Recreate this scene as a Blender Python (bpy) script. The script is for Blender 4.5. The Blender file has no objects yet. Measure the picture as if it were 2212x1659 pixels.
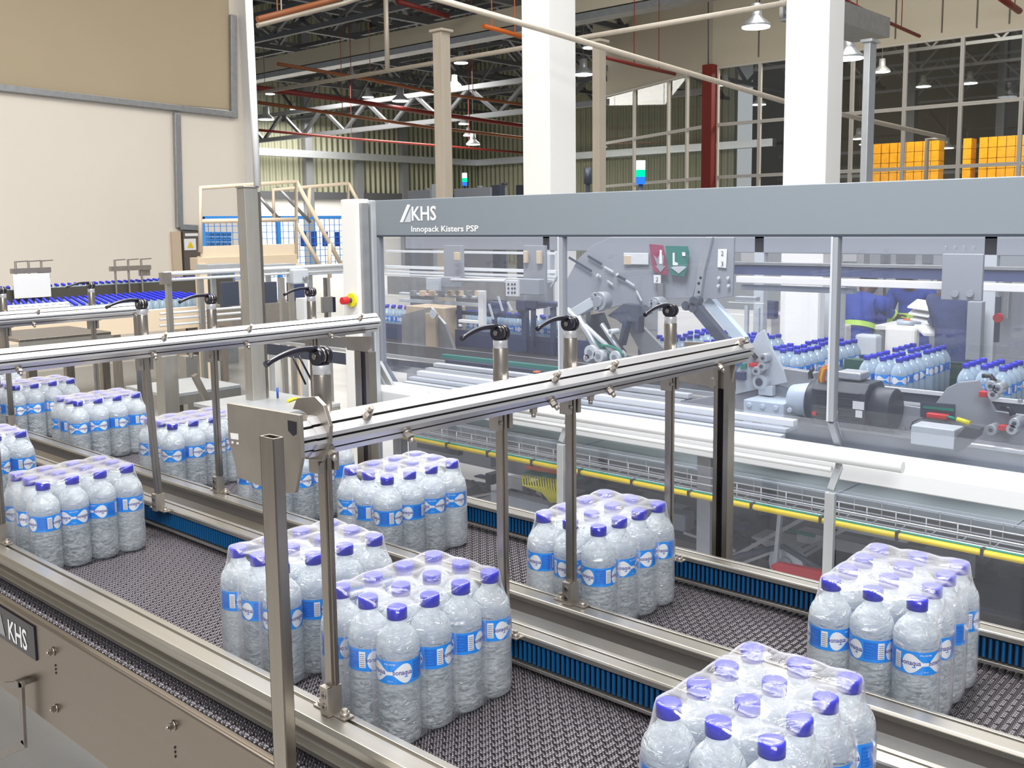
import bpy, math, random
from mathutils import Vector, Matrix, noise
random.seed(7)
PI = math.pi
S = bpy.context.scene
COL = S.collection

# ------------------------------------------------------------------ camera
CR = Matrix(((0.74125842, -0.07282547, 0.66725738),
             (0.67111258, 0.0981759, -0.7348261),
             (-0.01199454, 0.99250085, 0.1216478)))
FP, HC, PX, PY = 2156.93, 0.764, 1106.0, 747.46
cam = bpy.data.objects.new('camera', bpy.data.cameras.new('camera'))
COL.objects.link(cam)
cam.matrix_world = Matrix.Translation((0, 0, HC)) @ CR.to_4x4()
cam.data.sensor_width = 36.0
cam.data.lens = FP / 2212 * 36
cam.data.shift_y = -(829.5 - PY) / 2212
cam.data.clip_start = 0.05
cam.data.clip_end = 200
S.camera = cam
CO = Vector((0, 0, HC))

# ------------------------------------------------------------------ light
def area(name, loc, size, power, color=(1, 1, 1), rot=(0, 0, 0), sy=None):
    l = bpy.data.lights.new(name, 'AREA')
    l.energy = power; l.color = color; l.shape = 'RECTANGLE'; l.size = size; l.size_y = sy or size
    o = bpy.data.objects.new(name, l); COL.objects.link(o)
    o.location = loc; o.rotation_euler = rot
    return o
w = bpy.data.worlds.new('world'); S.world = w; w.use_nodes = True
bg = w.node_tree.nodes['Background']
bg.inputs[0].default_value = (0.90, 0.94, 1.0, 1); bg.inputs[1].default_value = 0.42
area('bay_or_fill_light', (-1.5, 1.2, 4.6), 2.2, 400, (1, .98, .95), sy=2.0)
area('bay_or_fill_light', (-6.5, 3.0, 6.0), 4.0, 470, (1, .96, .90))
area('bay_or_fill_light', (-2.5, 5.5, 5.5), 4.0, 290, (0.96, .98, 1))
area('bay_or_fill_light', (-5.0, 11.5, 9.2), 5.0, 520, (1, .97, .93))
area('bay_or_fill_light', (2.2, -2.0, 3.6), 2.6, 300, (1, .98, .96), rot=(0.62, 0.42, 0.6))  # fill lamp added behind the camera to brighten bottle and rail sides
area('bay_or_fill_light', (-23.0, 21.0, 4.9), 7.0, 1300, (1, .97, .90))
area('bay_or_fill_light', (-30.0, 23.0, 4.9), 6.0, 1000, (1, .97, .90))

S.view_settings.view_transform = 'Standard'
S.view_settings.look = 'None'
S.view_settings.exposure = 0.14
S.view_settings.gamma = 1.0
try:
    S.view_settings.use_curve_mapping = False
except Exception:
    pass
cy = S.cycles
cy.use_denoising = True
cy.max_bounces = 10; cy.diffuse_bounces = 3; cy.glossy_bounces = 4
cy.transmission_bounces = 6; cy.transparent_max_bounces = 24
cy.caustics_reflective = False; cy.caustics_refractive = False
cy.sample_clamp_indirect = 4.0

# ------------------------------------------------------------------ helpers
def px(u, v, X=None, Y=None, Z=None):
    """the point of the place seen at photo pixel (u, v) on the plane X=, Y= or Z="""
    d = CR @ Vector((u - PX, -(v - PY), -FP))
    if X is not None: t = (X - CO.x) / d.x
    elif Y is not None: t = (Y - CO.y) / d.y
    else: t = (Z - CO.z) / d.z
    return CO + d * t

class MB:
    def __init__(s): s.v = []; s.f = []; s.m = []; s.mi = 0; s.sm = []; s.smooth = False
    def add(s, vs, fs):
        b = len(s.v); s.v += [tuple(p) for p in vs]
        for f in fs: s.f.append(tuple(b + i for i in f)); s.m.append(s.mi); s.sm.append(s.smooth)
        return s
    def box(s, a, b, rot=None, org=None):
        x0, x1 = sorted((a[0], b[0])); y0, y1 = sorted((a[1], b[1])); z0, z1 = sorted((a[2], b[2]))
        vs = [Vector((x, y, z)) for z in (z0, z1) for y in (y0, y1) for x in (x0, x1)]
        if rot is not None:
            o = Vector(org) if org is not None else Vector(((x0 + x1) / 2, (y0 + y1) / 2, (z0 + z1) / 2))
            vs = [rot @ (p - o) + o for p in vs]
        return s.add(vs, [(0, 2, 3, 1), (4, 5, 7, 6), (0, 1, 5, 4), (2, 6, 7, 3), (0, 4, 6, 2), (1, 3, 7, 5)])
    def cyl(s, p0, p1, r, n=16, r1=None, cap=True, ph=0.0):
        p0 = Vector(p0); p1 = Vector(p1); d = (p1 - p0).normalized()
        a = d.orthogonal().normalized() if abs(d.z) < .99 else Vector((1, 0, 0)); b = d.cross(a)
        r1 = r if r1 is None else r1
        vs = []
        for p, q in ((p0, r), (p1, r1)):
            for i in range(n):
                t = 2 * PI * i / n + ph
                vs.append(p + (a * math.cos(t) + b * math.sin(t)) * q)
        fs = [(i, (i + 1) % n, n + (i + 1) % n, n + i) for i in range(n)]
        old = s.smooth; s.smooth = n > 8
        s.add(vs, fs); s.smooth = False
        if cap:
            k = len(s.v) - 2 * n
            s.f.append(tuple(k + i for i in reversed(range(n)))); s.m.append(s.mi); s.sm.append(False)
            s.f.append(tuple(k + n + i for i in range(n))); s.m.append(s.mi); s.sm.append(False)
        s.smooth = old
        return s
    def bar(s, p0, p1, w, h, up=(0, 0, 1)):
        """rectangular bar from p0 to p1, w sideways, h along up"""
        p0 = Vector(p0); p1 = Vector(p1); d = (p1 - p0).normalized(); u = Vector(up)
        a = d.cross(u).normalized(); b = a.cross(d).normalized()
        vs = [p + a * (i * w / 2) + b * (j * h / 2) for p in (p0, p1) for i, j in ((-1, -1), (1, -1), (1, 1), (-1, 1))]
        return s.add(vs, [(0, 1, 2, 3), (7, 6, 5, 4), (0, 4, 5, 1), (1, 5, 6, 2), (2, 6, 7, 3), (3, 7, 4, 0)])
    def tube(s, pts, r, n=10, closed=False):
        pts = [Vector(p) for p in pts]; rings = []
        prev = None
        N = len(pts)
        for i, p in enumerate(pts):
            d = ((pts[(i + 1) % N] if closed or i < N - 1 else p) - (pts[i - 1] if closed or i > 0 else p)).normalized()
            if prev is None: a = d.orthogonal().normalized()
            else: a = (prev - d * prev.dot(d)).normalized()
            prev = a; b = d.cross(a)
            rr = r[i] if isinstance(r, (list, tuple)) else r
            rings.append([p + (a * math.cos(2 * PI * k / n) + b * math.sin(2 * PI * k / n)) * rr for k in range(n)])
        vs = [q for rg in rings for q in rg]; fs = []
        for i in range(N if closed else N - 1):
            j = (i + 1) % N
            for k in range(n): fs.append((i * n + k, i * n + (k + 1) % n, j * n + (k + 1) % n, j * n + k))
        old = s.smooth; s.smooth = True; s.add(vs, fs); s.smooth = False
        if not closed:
            k = len(s.v) - N * n
            s.f.append(tuple(k + i for i in reversed(range(n)))); s.m.append(s.mi); s.sm.append(False)
            k = len(s.v) - n
            s.f.append(tuple(k + i for i in range(n))); s.m.append(s.mi); s.sm.append(False)
        s.smooth = old
        return s
    def prism(s, poly, axis, a, b):
        """2D outline extruded along axis from a to b; outline coords are the other two axes in order"""
        def P(q, t):
            return {'x': (t, q[0], q[1]), 'y': (q[0], t, q[1]), 'z': (q[0], q[1], t)}[axis]
        n = len(poly)
        vs = [P(q, a) for q in poly] + [P(q, b) for q in poly]
        fs = [(i, (i + 1) % n, n + (i + 1) % n, n + i) for i in range(n)] + [tuple(reversed(range(n))), tuple(range(n, 2 * n))]
        return s.add(vs, fs)
    def lathe(s, prof, c=(0, 0, 0), n=24, rib=None):
        c = Vector(c); vs = []; m = len(prof)
        for r, z in prof:
            for i in range(n):
                t = 2 * PI * i / n
                q = r if rib is None else r + rib(t, z)
                vs.append(c + Vector((q * math.cos(t), q * math.sin(t), z)))
        fs = [(j * n + i, j * n + (i + 1) % n, (j + 1) * n + (i + 1) % n, (j + 1) * n + i) for j in range(m - 1) for i in range(n)]
        fs += [tuple(reversed(range(n))), tuple((m - 1) * n + i for i in range(n))]
        old = s.smooth; s.smooth = True; s.add(vs, fs); s.smooth = old
        return s
    def build(s, name, mats, parent=None, bevel=0, mesh_only=False, subsurf=0):
        me = bpy.data.meshes.new(name); me.from_pydata(s.v, [], s.f)
        for m in (mats if isinstance(mats, (list, tuple)) else [mats]): me.materials.append(m)
        me.polygons.foreach_set('material_index', s.m)
        me.polygons.foreach_set('use_smooth', s.sm)
        me.validate(); me.update()
        import bmesh
        bm = bmesh.new(); bm.from_mesh(me); bmesh.ops.recalc_face_normals(bm, faces=bm.faces); bm.to_mesh(me); bm.free()
        if mesh_only: return me
        return link(name, me, parent, bevel, subsurf)

def link(name, me, parent=None, bevel=0, subsurf=0):
    o = bpy.data.objects.new(name, me); COL.objects.link(o)
    if parent is not None: o.parent = parent
    if bevel:
        b = o.modifiers.new('b', 'BEVEL'); b.width = bevel; b.segments = 2; b.limit_method = 'ANGLE'; b.angle_limit = 0.6
    if subsurf:
        b = o.modifiers.new('s', 'SUBSURF'); b.levels = subsurf; b.render_levels = subsurf
    return o

def tag(o, label=None, cat=None, group=None, kind=None):
    if label: o['label'] = label
    if cat: o['category'] = cat
    if group: o['group'] = group
    if kind: o['kind'] = kind
    return o

def thing(name, label, cat, loc=(0, 0, 0), group=None):
    o = bpy.data.objects.new(name, None); COL.objects.link(o); o.location = loc; o.empty_display_size = .1
    return tag(o, label, cat, group)

def pbox(mb, u0, v0, u1, v1, Y, dep=.05):
    """box whose front face lies on the plane Y with opposite corners seen at the two pixels"""
    a = px(u0, v0, Y=Y); b = px(u1, v1, Y=Y)
    return mb.box((a.x, Y, a.z), (b.x, Y + dep, b.z))

def ppoly(mb, pts, Y, dep=.02):
    q = [px(u, v, Y=Y) for u, v in pts]
    return mb.prism([(p.x, p.z) for p in q], 'y', Y, Y + dep)

FONT = {}
def text_geo(txt, size, bold=False, narrow=1.0, res=2):
    """flat outline mesh of a word; returns verts (x right, y up) and faces"""
    c = bpy.data.curves.new('t', 'FONT'); c.body = txt; c.size = size; c.resolution_u = res
    if bold: c.offset = size * .018
    o = bpy.data.objects.new('t', c); COL.objects.link(o)
    me = o.to_mesh()
    vs = [(v.co.x * narrow, v.co.y) for v in me.vertices]; fs = [tuple(p.vertices) for p in me.polygons]
    o.to_mesh_clear(); bpy.data.objects.remove(o); bpy.data.curves.remove(c)
    return vs, fs

def put_text(mb, txt, org, right, up, size, out=(0, 0, 0), bold=False, narrow=1.0, center=False):
    vs, fs = text_geo(txt, size, bold, narrow)
    org = Vector(org); right = Vector(right); up = Vector(up); out = Vector(out)
    if center and vs:
        c = (min(v[0] for v in vs) + max(v[0] for v in vs)) / 2; vs = [(v[0] - c, v[1]) for v in vs]
    mb.add([org + right * x + up * y + out for x, y in vs], fs)

# ------------------------------------------------------------------ materials
def mat(name, col, rough=.5, metal=0., **k):
    m = bpy.data.materials.new(name); m.use_nodes = True; nt = m.node_tree; p = nt.nodes['Principled BSDF']
    p.inputs['Base Color'].default_value = (*col, 1); p.inputs['Roughness'].default_value = rough
    p.inputs['Metallic'].default_value = metal
    for a, b in k.items():
        p.inputs[a.replace('_', ' ')].default_value = b
    return m
def nodes(m): return m.node_tree.nodes, m.node_tree.links, m.node_tree.nodes['Principled BSDF']
def vary(m, scale=(1, 1, 1), amount=.15, ns=8., bump=0., detail=4, dist=.01, rough_var=0.):
    """object-space noise on the base colour and an optional bump"""
    N, L, p = nodes(m)
    tc = N.new('ShaderNodeTexCoord'); mp = N.new('ShaderNodeMapping'); no = N.new('ShaderNodeTexNoise')
    mp.inputs['Scale'].default_value = scale; no.inputs['Scale'].default_value = ns; no.inputs['Detail'].default_value = detail
    L.new(tc.outputs['Object'], mp.inputs[0]); L.new(mp.outputs[0], no.inputs[0])
    c = p.inputs['Base Color'].default_value[:3]
    mx = N.new('ShaderNodeMix'); mx.data_type = 'RGBA'
    mx.inputs[6].default_value = (*[x * (1 - amount) for x in c], 1); mx.inputs[7].default_value = (*[min(1, x * (1 + amount)) for x in c], 1)
    L.new(no.outputs[0], mx.inputs[0]); L.new(mx.outputs[2], p.inputs['Base Color'])
    if bump:
        b = N.new('ShaderNodeBump'); b.inputs['Strength'].default_value = bump; b.inputs['Distance'].default_value = dist
        L.new(no.outputs[0], b.inputs['Height']); L.new(b.outputs[0], p.inputs['Normal'])
    if rough_var:
        mr = N.new('ShaderNodeMapRange'); r = p.inputs['Roughness'].default_value
        mr.inputs[3].default_value = max(.02, r - rough_var); mr.inputs[4].default_value = r + rough_var
        L.new(no.outputs[0], mr.inputs[0]); L.new(mr.outputs[0], p.inputs['Roughness'])
    return m
M = {}
M['steel'] = vary(mat('steel', (.36, .325, .285), .30, 1.0), (1, 1, .12), .18, 60, rough_var=.08)
M['steel_light'] = vary(mat('steel_light', (.52, .50, .465), .36, .85), (1, 1, .12), .12, 50)
M['steel_plate'] = vary(mat('steel_plate', (.27, .23, .19), .33, 1.0), (.02, 1, 1), .05, 60)
M['steel_dark'] = vary(mat('steel_dark', (.28, .26, .24), .38, 1.0), (1, 1, 1), .2, 40)
M['bracket'] = vary(mat('bracket', (.40, .365, .325), .40, .85), (1, 1, 1), .15, 25, rough_var=.06)
M['alu'] = vary(mat('alu', (.64, .64, .66), .30, .7), (1, .05, 1), .08, 40)
M['rail'] = vary(mat('rail', (.47, .45, .405), .28, .9), (.04, 1, 1), .14, 50)
M['slot'] = mat('slot', (.14, .135, .13), .5, .5)  # darkened aluminium: shade inside the beam slots put into the colour
M['rail_dark'] = mat('rail_dark', (.13, .12, .10), .5, .6)
M['black'] = mat('black', (.012, .011, .02), .28)
M['rubber'] = mat('rubber', (.02, .02, .022), .6)
M['belt'] = vary(mat('belt', (.038, .033, .036), .36), (1, 1, 1), .35, 55, bump=.25, dist=.002)
def belt_glints(m):  # glints on the belt studs painted as paler dots in the base colour
    N, L, p = nodes(m); tc = N.new('ShaderNodeTexCoord'); sp = N.new('ShaderNodeSeparateXYZ'); L.new(tc.outputs['Object'], sp.inputs[0])
    def sn(i, per, ph):
        a = N.new('ShaderNodeMath'); a.operation = 'MULTIPLY_ADD'; a.inputs[1].default_value = 2 * PI / per; a.inputs[2].default_value = ph; L.new(sp.outputs[i], a.inputs[0])
        c = N.new('ShaderNodeMath'); c.operation = 'SINE'; L.new(a.outputs[0], c.inputs[0]); return c
    a, c = sn(0, .00635, 0), sn(1, .00655, 1)
    m_ = N.new('ShaderNodeMath'); m_.operation = 'MULTIPLY'; L.new(a.outputs[0], m_.inputs[0]); L.new(c.outputs[0], m_.inputs[1])
    r = N.new('ShaderNodeMapRange'); r.inputs[1].default_value = .35; r.inputs[2].default_value = .8; r.inputs[4].default_value = .85; L.new(m_.outputs[0], r.inputs[0])
    src = p.inputs['Base Color'].links[0].from_socket; mx = N.new('ShaderNodeMix'); mx.data_type = 'RGBA'; mx.inputs[7].default_value = (.36, .34, .40, 1)
    L.new(r.outputs[0], mx.inputs[0]); L.new(src, mx.inputs[6]); L.new(mx.outputs[2], p.inputs['Base Color'])
belt_glints(M['belt'])
M['belt_pin'] = mat('belt_pin', (.03, .025, .022), .5)
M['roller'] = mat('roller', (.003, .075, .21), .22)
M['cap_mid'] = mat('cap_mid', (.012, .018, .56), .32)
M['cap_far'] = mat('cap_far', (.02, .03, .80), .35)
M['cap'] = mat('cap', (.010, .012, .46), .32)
M['white'] = mat('white', (.86, .87, .88), .4)
M['paint_white'] = vary(mat('paint_white', (.83, .82, .80), .45), (1, 1, 1), .03, 2)
M['label_blue'] = vary(mat('label_blue', (.0, .26, .84), .32), (1, 1, 1), .12, 90)
M['label_deep'] = mat('label_deep', (.0, .14, .62), .34)
M['label_white'] = mat('label_white', (.78, .80, .84), .35)
M['label_text'] = mat('label_text', (.03, .04, .28), .4)
M['header'] = mat('header', (.205, .238, .27), .38)
M['mgrey'] = vary(mat('mgrey', (.30, .32, .36), .42), (1, 1, 1), .05, 3)
M['mlight'] = mat('mlight', (.52, .56, .60), .4)
M['mframe'] = mat('mframe', (.68, .70, .72), .3)
M['mdark'] = mat('mdark', (.05, .06, .09), .4)
M['motor'] = mat('motor', (.03, .04, .055), .42)
M['gear'] = mat('gear', (.55, .64, .74), .35)
M['navy'] = mat('navy', (.045, .06, .14), .45)
M['green'] = mat('green', (.0, .22, .14), .5)
M['darkgreen'] = mat('darkgreen', (.012, .075, .055), .5)
M['red'] = mat('red', (.62, .02, .025), .4)
M['yellow'] = mat('yellow', (.85, .62, .0), .4)
M['yellowg'] = mat('yellowg', (.80, .72, .02), .4)
M['orange'] = mat('orange', (.75, .16, .02), .45)
M['terracotta'] = mat('terracotta', (.70, .13, .03), .5)
M['beige'] = mat('beige', (.62, .50, .36), .5)
M['cream_post'] = vary(mat('cream_post', (.52, .46, .38), .45, .2), (1, 1, .1), .12, 20)
M['zinc'] = vary(mat('zinc', (.40, .41, .42), .42, .75), (1, 1, 1), .22, 14)
M['zinc_light'] = vary(mat('zinc_light', (.60, .63, .66), .38, .7), (1, 1, 1), .12, 9)
M['tray'] = vary(mat('tray', (.40, .47, .50), .3, .45), (.3, 1, 1), .18, 5)
M['cable_blue'] = mat('cable_blue', (.02, .09, .5), .4)
M['sky_blue'] = mat('sky_blue', (.05, .30, .82), .5)
M['skin'] = mat('skin', (.09, .045, .03), .55)
M['coverall'] = vary(mat('coverall', (.03, .065, .36), .8), (1, 1, 1), .25, 9, bump=.5, dist=.03)
M['coverall_dark'] = vary(mat('coverall_dark', (.03, .045, .13), .85), (1, 1, 1), .3, 9, bump=.6, dist=.03)
M['hivis'] = mat('hivis', (.55, .85, .12), .5)
M['paper'] = mat('paper', (.85, .85, .84), .6)
M['hair'] = mat('hair', (.012, .01, .01), .7)
M['pallet_yellow'] = vary(mat('pallet_yellow', (.80, .34, .0), .5), (1, 1, 1), .35, 9)

def glassy(name, tint, trans, diff_col, rough=.08, bump=0., bscale=60., bdist=.004, stretch=(1, 1, 1), face=.5, spec=1.0, translucent=.5, refr=0., fmap=None, wrinkle_glint=0.):
    """thin clear plastic: transparent, a little milky, glossy by angle"""
    m = bpy.data.materials.new(name); m.use_nodes = True; N = m.node_tree.nodes; L = m.node_tree.links
    N.clear(); out = N.new('ShaderNodeOutputMaterial')
    tr = N.new('ShaderNodeBsdfTransparent'); tr.inputs[0].default_value = (*tint, 1)
    df = N.new('ShaderNodeBsdfDiffuse'); df.inputs[0].default_value = (*diff_col, 1)
    tl = N.new('ShaderNodeBsdfTranslucent'); tl.inputs[0].default_value = (*diff_col, 1)
    ms = N.new('ShaderNodeMixShader'); ms.inputs[0].default_value = translucent
    L.new(df.outputs[0], ms.inputs[1]); L.new(tl.outputs[0], ms.inputs[2])
    lw = N.new('ShaderNodeLayerWeight'); lw.inputs[0].default_value = face
    mr = N.new('ShaderNodeMapRange'); mr.inputs[3].default_value = 1 - trans; mr.inputs[4].default_value = min(1, (1 - trans) * 2.2)
    if fmap:
        for i in range(4): mr.inputs[i + 1].default_value = fmap[i]
    L.new(lw.outputs['Facing'], mr.inputs[0])
    fac = mr.outputs[0]
    if wrinkle_glint:  # fold highlights and dark streaks put into the milkiness by noise
        tc2 = N.new('ShaderNodeTexCoord'); mp2 = N.new('ShaderNodeMapping'); mp2.inputs['Scale'].default_value = (1, 1, 3.2); n2 = N.new('ShaderNodeTexNoise')
        n2.inputs['Scale'].default_value = 38; n2.inputs['Detail'].default_value = 2.5; n2.inputs['Distortion'].default_value = 2.0
        L.new(tc2.outputs['Object'], mp2.inputs[0]); L.new(mp2.outputs[0], n2.inputs[0])
        sp2 = N.new('ShaderNodeSeparateXYZ'); L.new(tc2.outputs['Object'], sp2.inputs[0])
        zr = N.new('ShaderNodeMapRange'); zr.inputs[1].default_value = .105; zr.inputs[2].default_value = .085; zr.inputs[3].default_value = .15; zr.inputs[4].default_value = 1.0; L.new(sp2.outputs[2], zr.inputs[0])
        nr = N.new('ShaderNodeMapRange'); nr.inputs[1].default_value = .40; nr.inputs[2].default_value = .60; nr.inputs[3].default_value = -wrinkle_glint; nr.inputs[4].default_value = wrinkle_glint; L.new(n2.outputs[0], nr.inputs[0])
        ma = N.new('ShaderNodeMath'); ma.operation = 'MULTIPLY_ADD'; ma.use_clamp = True; L.new(nr.outputs[0], ma.inputs[0]); L.new(zr.outputs[0], ma.inputs[1]); L.new(fac, ma.inputs[2]); fac = ma.outputs[0]
    rf = None; tr_out = tr.outputs[0]
    if refr:
        rf = N.new('ShaderNodeBsdfRefraction'); rf.inputs['IOR'].default_value = 1.25; rf.inputs['Roughness'].default_value = .05; rf.inputs[0].default_value = (*tint, 1)
        mrf = N.new('ShaderNodeMixShader'); mrf.inputs[0].default_value = refr; L.new(tr.outputs[0], mrf.inputs[1]); L.new(rf.outputs[0], mrf.inputs[2]); tr_out = mrf.outputs[0]
    m1 = N.new('ShaderNodeMixShader'); L.new(fac, m1.inputs[0]); L.new(tr_out, m1.inputs[1]); L.new(ms.outputs[0], m1.inputs[2])
    gl = N.new('ShaderNodeBsdfGlossy'); gl.inputs[0].default_value = (spec, spec, spec, 1); gl.inputs['Roughness'].default_value = rough
    fr = N.new('ShaderNodeLayerWeight'); fr.inputs[0].default_value = .5
    pw = N.new('ShaderNodeMath'); pw.operation = 'POWER'; pw.inputs[1].default_value = 4.5; L.new(fr.outputs['Facing'], pw.inputs[0])
    fm = N.new('ShaderNodeMath'); fm.operation = 'MULTIPLY_ADD'; fm.inputs[1].default_value = .9; fm.inputs[2].default_value = .045; L.new(pw.outputs[0], fm.inputs[0])
    m2 = N.new('ShaderNodeMixShader'); L.new(fm.outputs[0], m2.inputs[0]); L.new(m1.outputs[0], m2.inputs[1]); L.new(gl.outputs[0], m2.inputs[2])
    L.new(m2.outputs[0], out.inputs[0])
    if bump:
        tc = N.new('ShaderNodeTexCoord'); mp = N.new('ShaderNodeMapping'); mp.inputs['Scale'].default_value = stretch
        no = N.new('ShaderNodeTexNoise'); no.inputs['Scale'].default_value = bscale; no.inputs['Detail'].default_value = 3
        no.inputs['Distortion'].default_value = 1.2
        b = N.new('ShaderNodeBump'); b.inputs['Strength'].default_value = bump; b.inputs['Distance'].default_value = bdist
        L.new(tc.outputs['Object'], mp.inputs[0]); L.new(mp.outputs[0], no.inputs[0]); L.new(no.outputs[0], b.inputs['Height'])
        for q in [gl, fr] + ([rf] if rf else []): L.new(b.outputs[0], q.inputs['Normal'])
    return m
M['bottle'] = glassy('bottle', (.965, .99, 1.), .46, (.90, .965, 1.0), .05, 1.0, 42, .014, (1, 1, 2.2), .25, refr=.5, translucent=.6, wrinkle_glint=.32)
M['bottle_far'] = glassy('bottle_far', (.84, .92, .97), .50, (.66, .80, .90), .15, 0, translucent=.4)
M['film'] = glassy('film', (.99, .99, 1.), .93, (.90, .90, .97), .15, .5, 30, .004, (1, 1, .5), .5, fmap=(.48, .86, .03, .60))
M['glass'] = glassy('glass', (.93, .945, .98), .965, (.70, .72, .82), .02, translucent=.3)
M['glass_dark'] = glassy('glass_dark', (.88, .90, .88), .96, (.3, .3, .3), .02, translucent=.2)
def emis(name, col, s):
    m = bpy.data.materials.new(name); m.use_nodes = True; N = m.node_tree.nodes; N.clear()
    e = N.new('ShaderNodeEmission'); e.inputs[0].default_value = (*col, 1); e.inputs[1].default_value = s
    o = N.new('ShaderNodeOutputMaterial'); m.node_tree.links.new(e.outputs[0], o.inputs[0]); return m
M['lamp'] = emis('lamp', (.9, .96, 1), 7)
M['lamp_green'] = emis('lamp_green', (.0, .9, .25), 2)
M['lamp_white'] = emis('lamp_white', (.9, .98, 1), 4)
M['lamp_blue'] = emis('lamp_blue', (.03, .2, .9), 1.2)
M['floor'] = vary(mat('floor', (.40, .39, .375), .32), (.25, 1, 1), .25, 5, rough_var=.12)
M['wall_cream'] = vary(mat('wall_cream', (.82, .755, .665), .7), (1, 1, 1), .04, 1.2)
M['wall_tan'] = vary(mat('wall_tan', (.47, .385, .26), .75), (1, 1, 1), .06, .8)
M['wall_panel'] = vary(mat('wall_panel', (.58, .52, .40), .7), (1, 1, 1), .06, 1.)
M['roof'] = mat('roof', (.50, .50, .48), .6)
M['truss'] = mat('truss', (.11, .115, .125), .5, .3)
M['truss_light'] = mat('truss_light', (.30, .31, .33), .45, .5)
M['pipe_red'] = mat('pipe_red', (.20, .018, .012), .5)
M['pipe_orange'] = mat('pipe_orange', (.30, .095, .03), .5)
M['door_brown'] = mat('door_brown', (.13, .11, .09), .5)
def corrugated():
    m = mat('corrugated', (.36, .365, .26), .55)
    N, L, p = nodes(m); tc = N.new('ShaderNodeTexCoord'); sp = N.new('ShaderNodeSeparateXYZ'); ad = N.new('ShaderNodeMath')
    ad.operation = 'ADD'; mu = N.new('ShaderNodeMath'); mu.operation = 'MULTIPLY'; mu.inputs[1].default_value = 22.
    si = N.new('ShaderNodeMath'); si.operation = 'SINE'; b = N.new('ShaderNodeBump'); b.inputs['Distance'].default_value = .05
    L.new(tc.outputs['Object'], sp.inputs[0]); L.new(sp.outputs[0], ad.inputs[0]); L.new(sp.outputs[1], ad.inputs[1])
    L.new(ad.outputs[0], mu.inputs[0]); L.new(mu.outputs[0], si.inputs[0]); L.new(si.outputs[0], b.inputs['Height']); L.new(b.outputs[0], p.inputs['Normal'])
    return m
M['corrugated'] = corrugated()

# ------------------------------------------------------------------ the packing conveyor
XL, XR = -6.0, 0.35
conv = thing('belt_conveyor', 'long stainless steel belt conveyor with two lanes of wrapped bottle packs on its dark belt', 'conveyor', (0, 0, 0))
b = MB(); b.mi = 1; b.box((XL, .772, -.03), (XR, 1.80, -.0045)); b.mi = 0
def belt_surface(b, x0, x1, y0, y1, px_=.0127, py_=.0262, z=.0):
    nx = int((x1 - x0) / px_)
    ny = int((y1 - y0) / py_)
    for i in range(nx):
        xa = x0 + i * px_ + .0008; xb = xa + px_ - .0022
        off = (i % 2) * py_ / 2
        for j in range(-1, ny + 1):
            ya = max(y0, y0 + j * py_ + off + .001); yb = min(y1, y0 + (j + 1) * py_ + off - .001)
            if yb - ya < .004: continue
            k = .0012
            vs = [(xa, ya, -.005), (xb, ya, -.005), (xb, yb, -.005), (xa, yb, -.005),
                  (xa + k * 1.6, ya + k, z), (xb - k * 1.6, ya + k, z), (xb - k * 1.6, yb - k, z), (xa + k * 1.6, yb - k, z)]
            b.add(vs, [(4, 5, 6, 7), (0, 1, 5, 4), (1, 2, 6, 5), (2, 3, 7, 6), (3, 0, 4, 7)])
belt_surface(b, -4.8, -.25, .793, 1.80)
b.mi = 1; b.box((XL, .774, -.004), (XR, .793, -.003)); b.mi = 0
b.mi = 0; b.box((XL, .774, -.004), (-4.8, 1.80, -.0005))
x = -4.2
while x < .2:
    b.cyl((x + .0055, .776, -.001), (x + .0055, .786, -.001), .0052, 10); b.cyl((x + .0165, .776, -.001), (x + .0165, .792, -.001), .0052, 10); b.box((x + .004, .778, -.006), (x + .018, .785, .0035))
    x += .0254
b.build('modular_belt', [M['belt'], M['belt_pin']], conv)
# side plate with flange
b = MB(); b.box((XL, .748, -.185), (XR, .752, .012)); b.box((XL, .752, .006), (XR, .766, .010))
b.cyl((XL, .750, .012), (XR, .750, .012), .0035, 8); b.box((XL, .752, -.185), (XR, .775, -.181))
b.build('side_plate', M['steel_plate'], conv)
b = MB(); b.box((XL, .760, -.03), (XR, .771, -.006)); b.build('wear_strip', M['rail_dark'], conv)
b = MB(); b.box((XL, 1.80, -.185), (XR, 1.804, .004)); b.box((XL, .78, -.185), (XR, 1.80, -.18)); b.build('frame_pan', M['steel_dark'], conv)
for u, v in ((115, 1407), (375, 1567), (122, 1530), (-60, 1290)):
    p = px(u, v, Y=.748); b = MB()
    b.cyl((p.x, .748, p.z), (p.x, .745, p.z), .0085, 16); b.cyl((p.x, .745, p.z), (p.x, .7385, p.z), .0062, 6)
    b.cyl((p.x, .7385, p.z), (p.x, .735, p.z), .003, 10)
    b.build('bolt', M['steel'], conv)
for u, v in ((120, 1435), (378, 1612)):
    p = px(u, v, Y=.748); b = MB()
    for k in range(3): b.box((p.x - .001, .7465, p.z - .0075 * k - .004), (p.x + .001, .749, p.z - .0075 * k))
    b.build('slot_holes', M['rubber'], conv)
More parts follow.
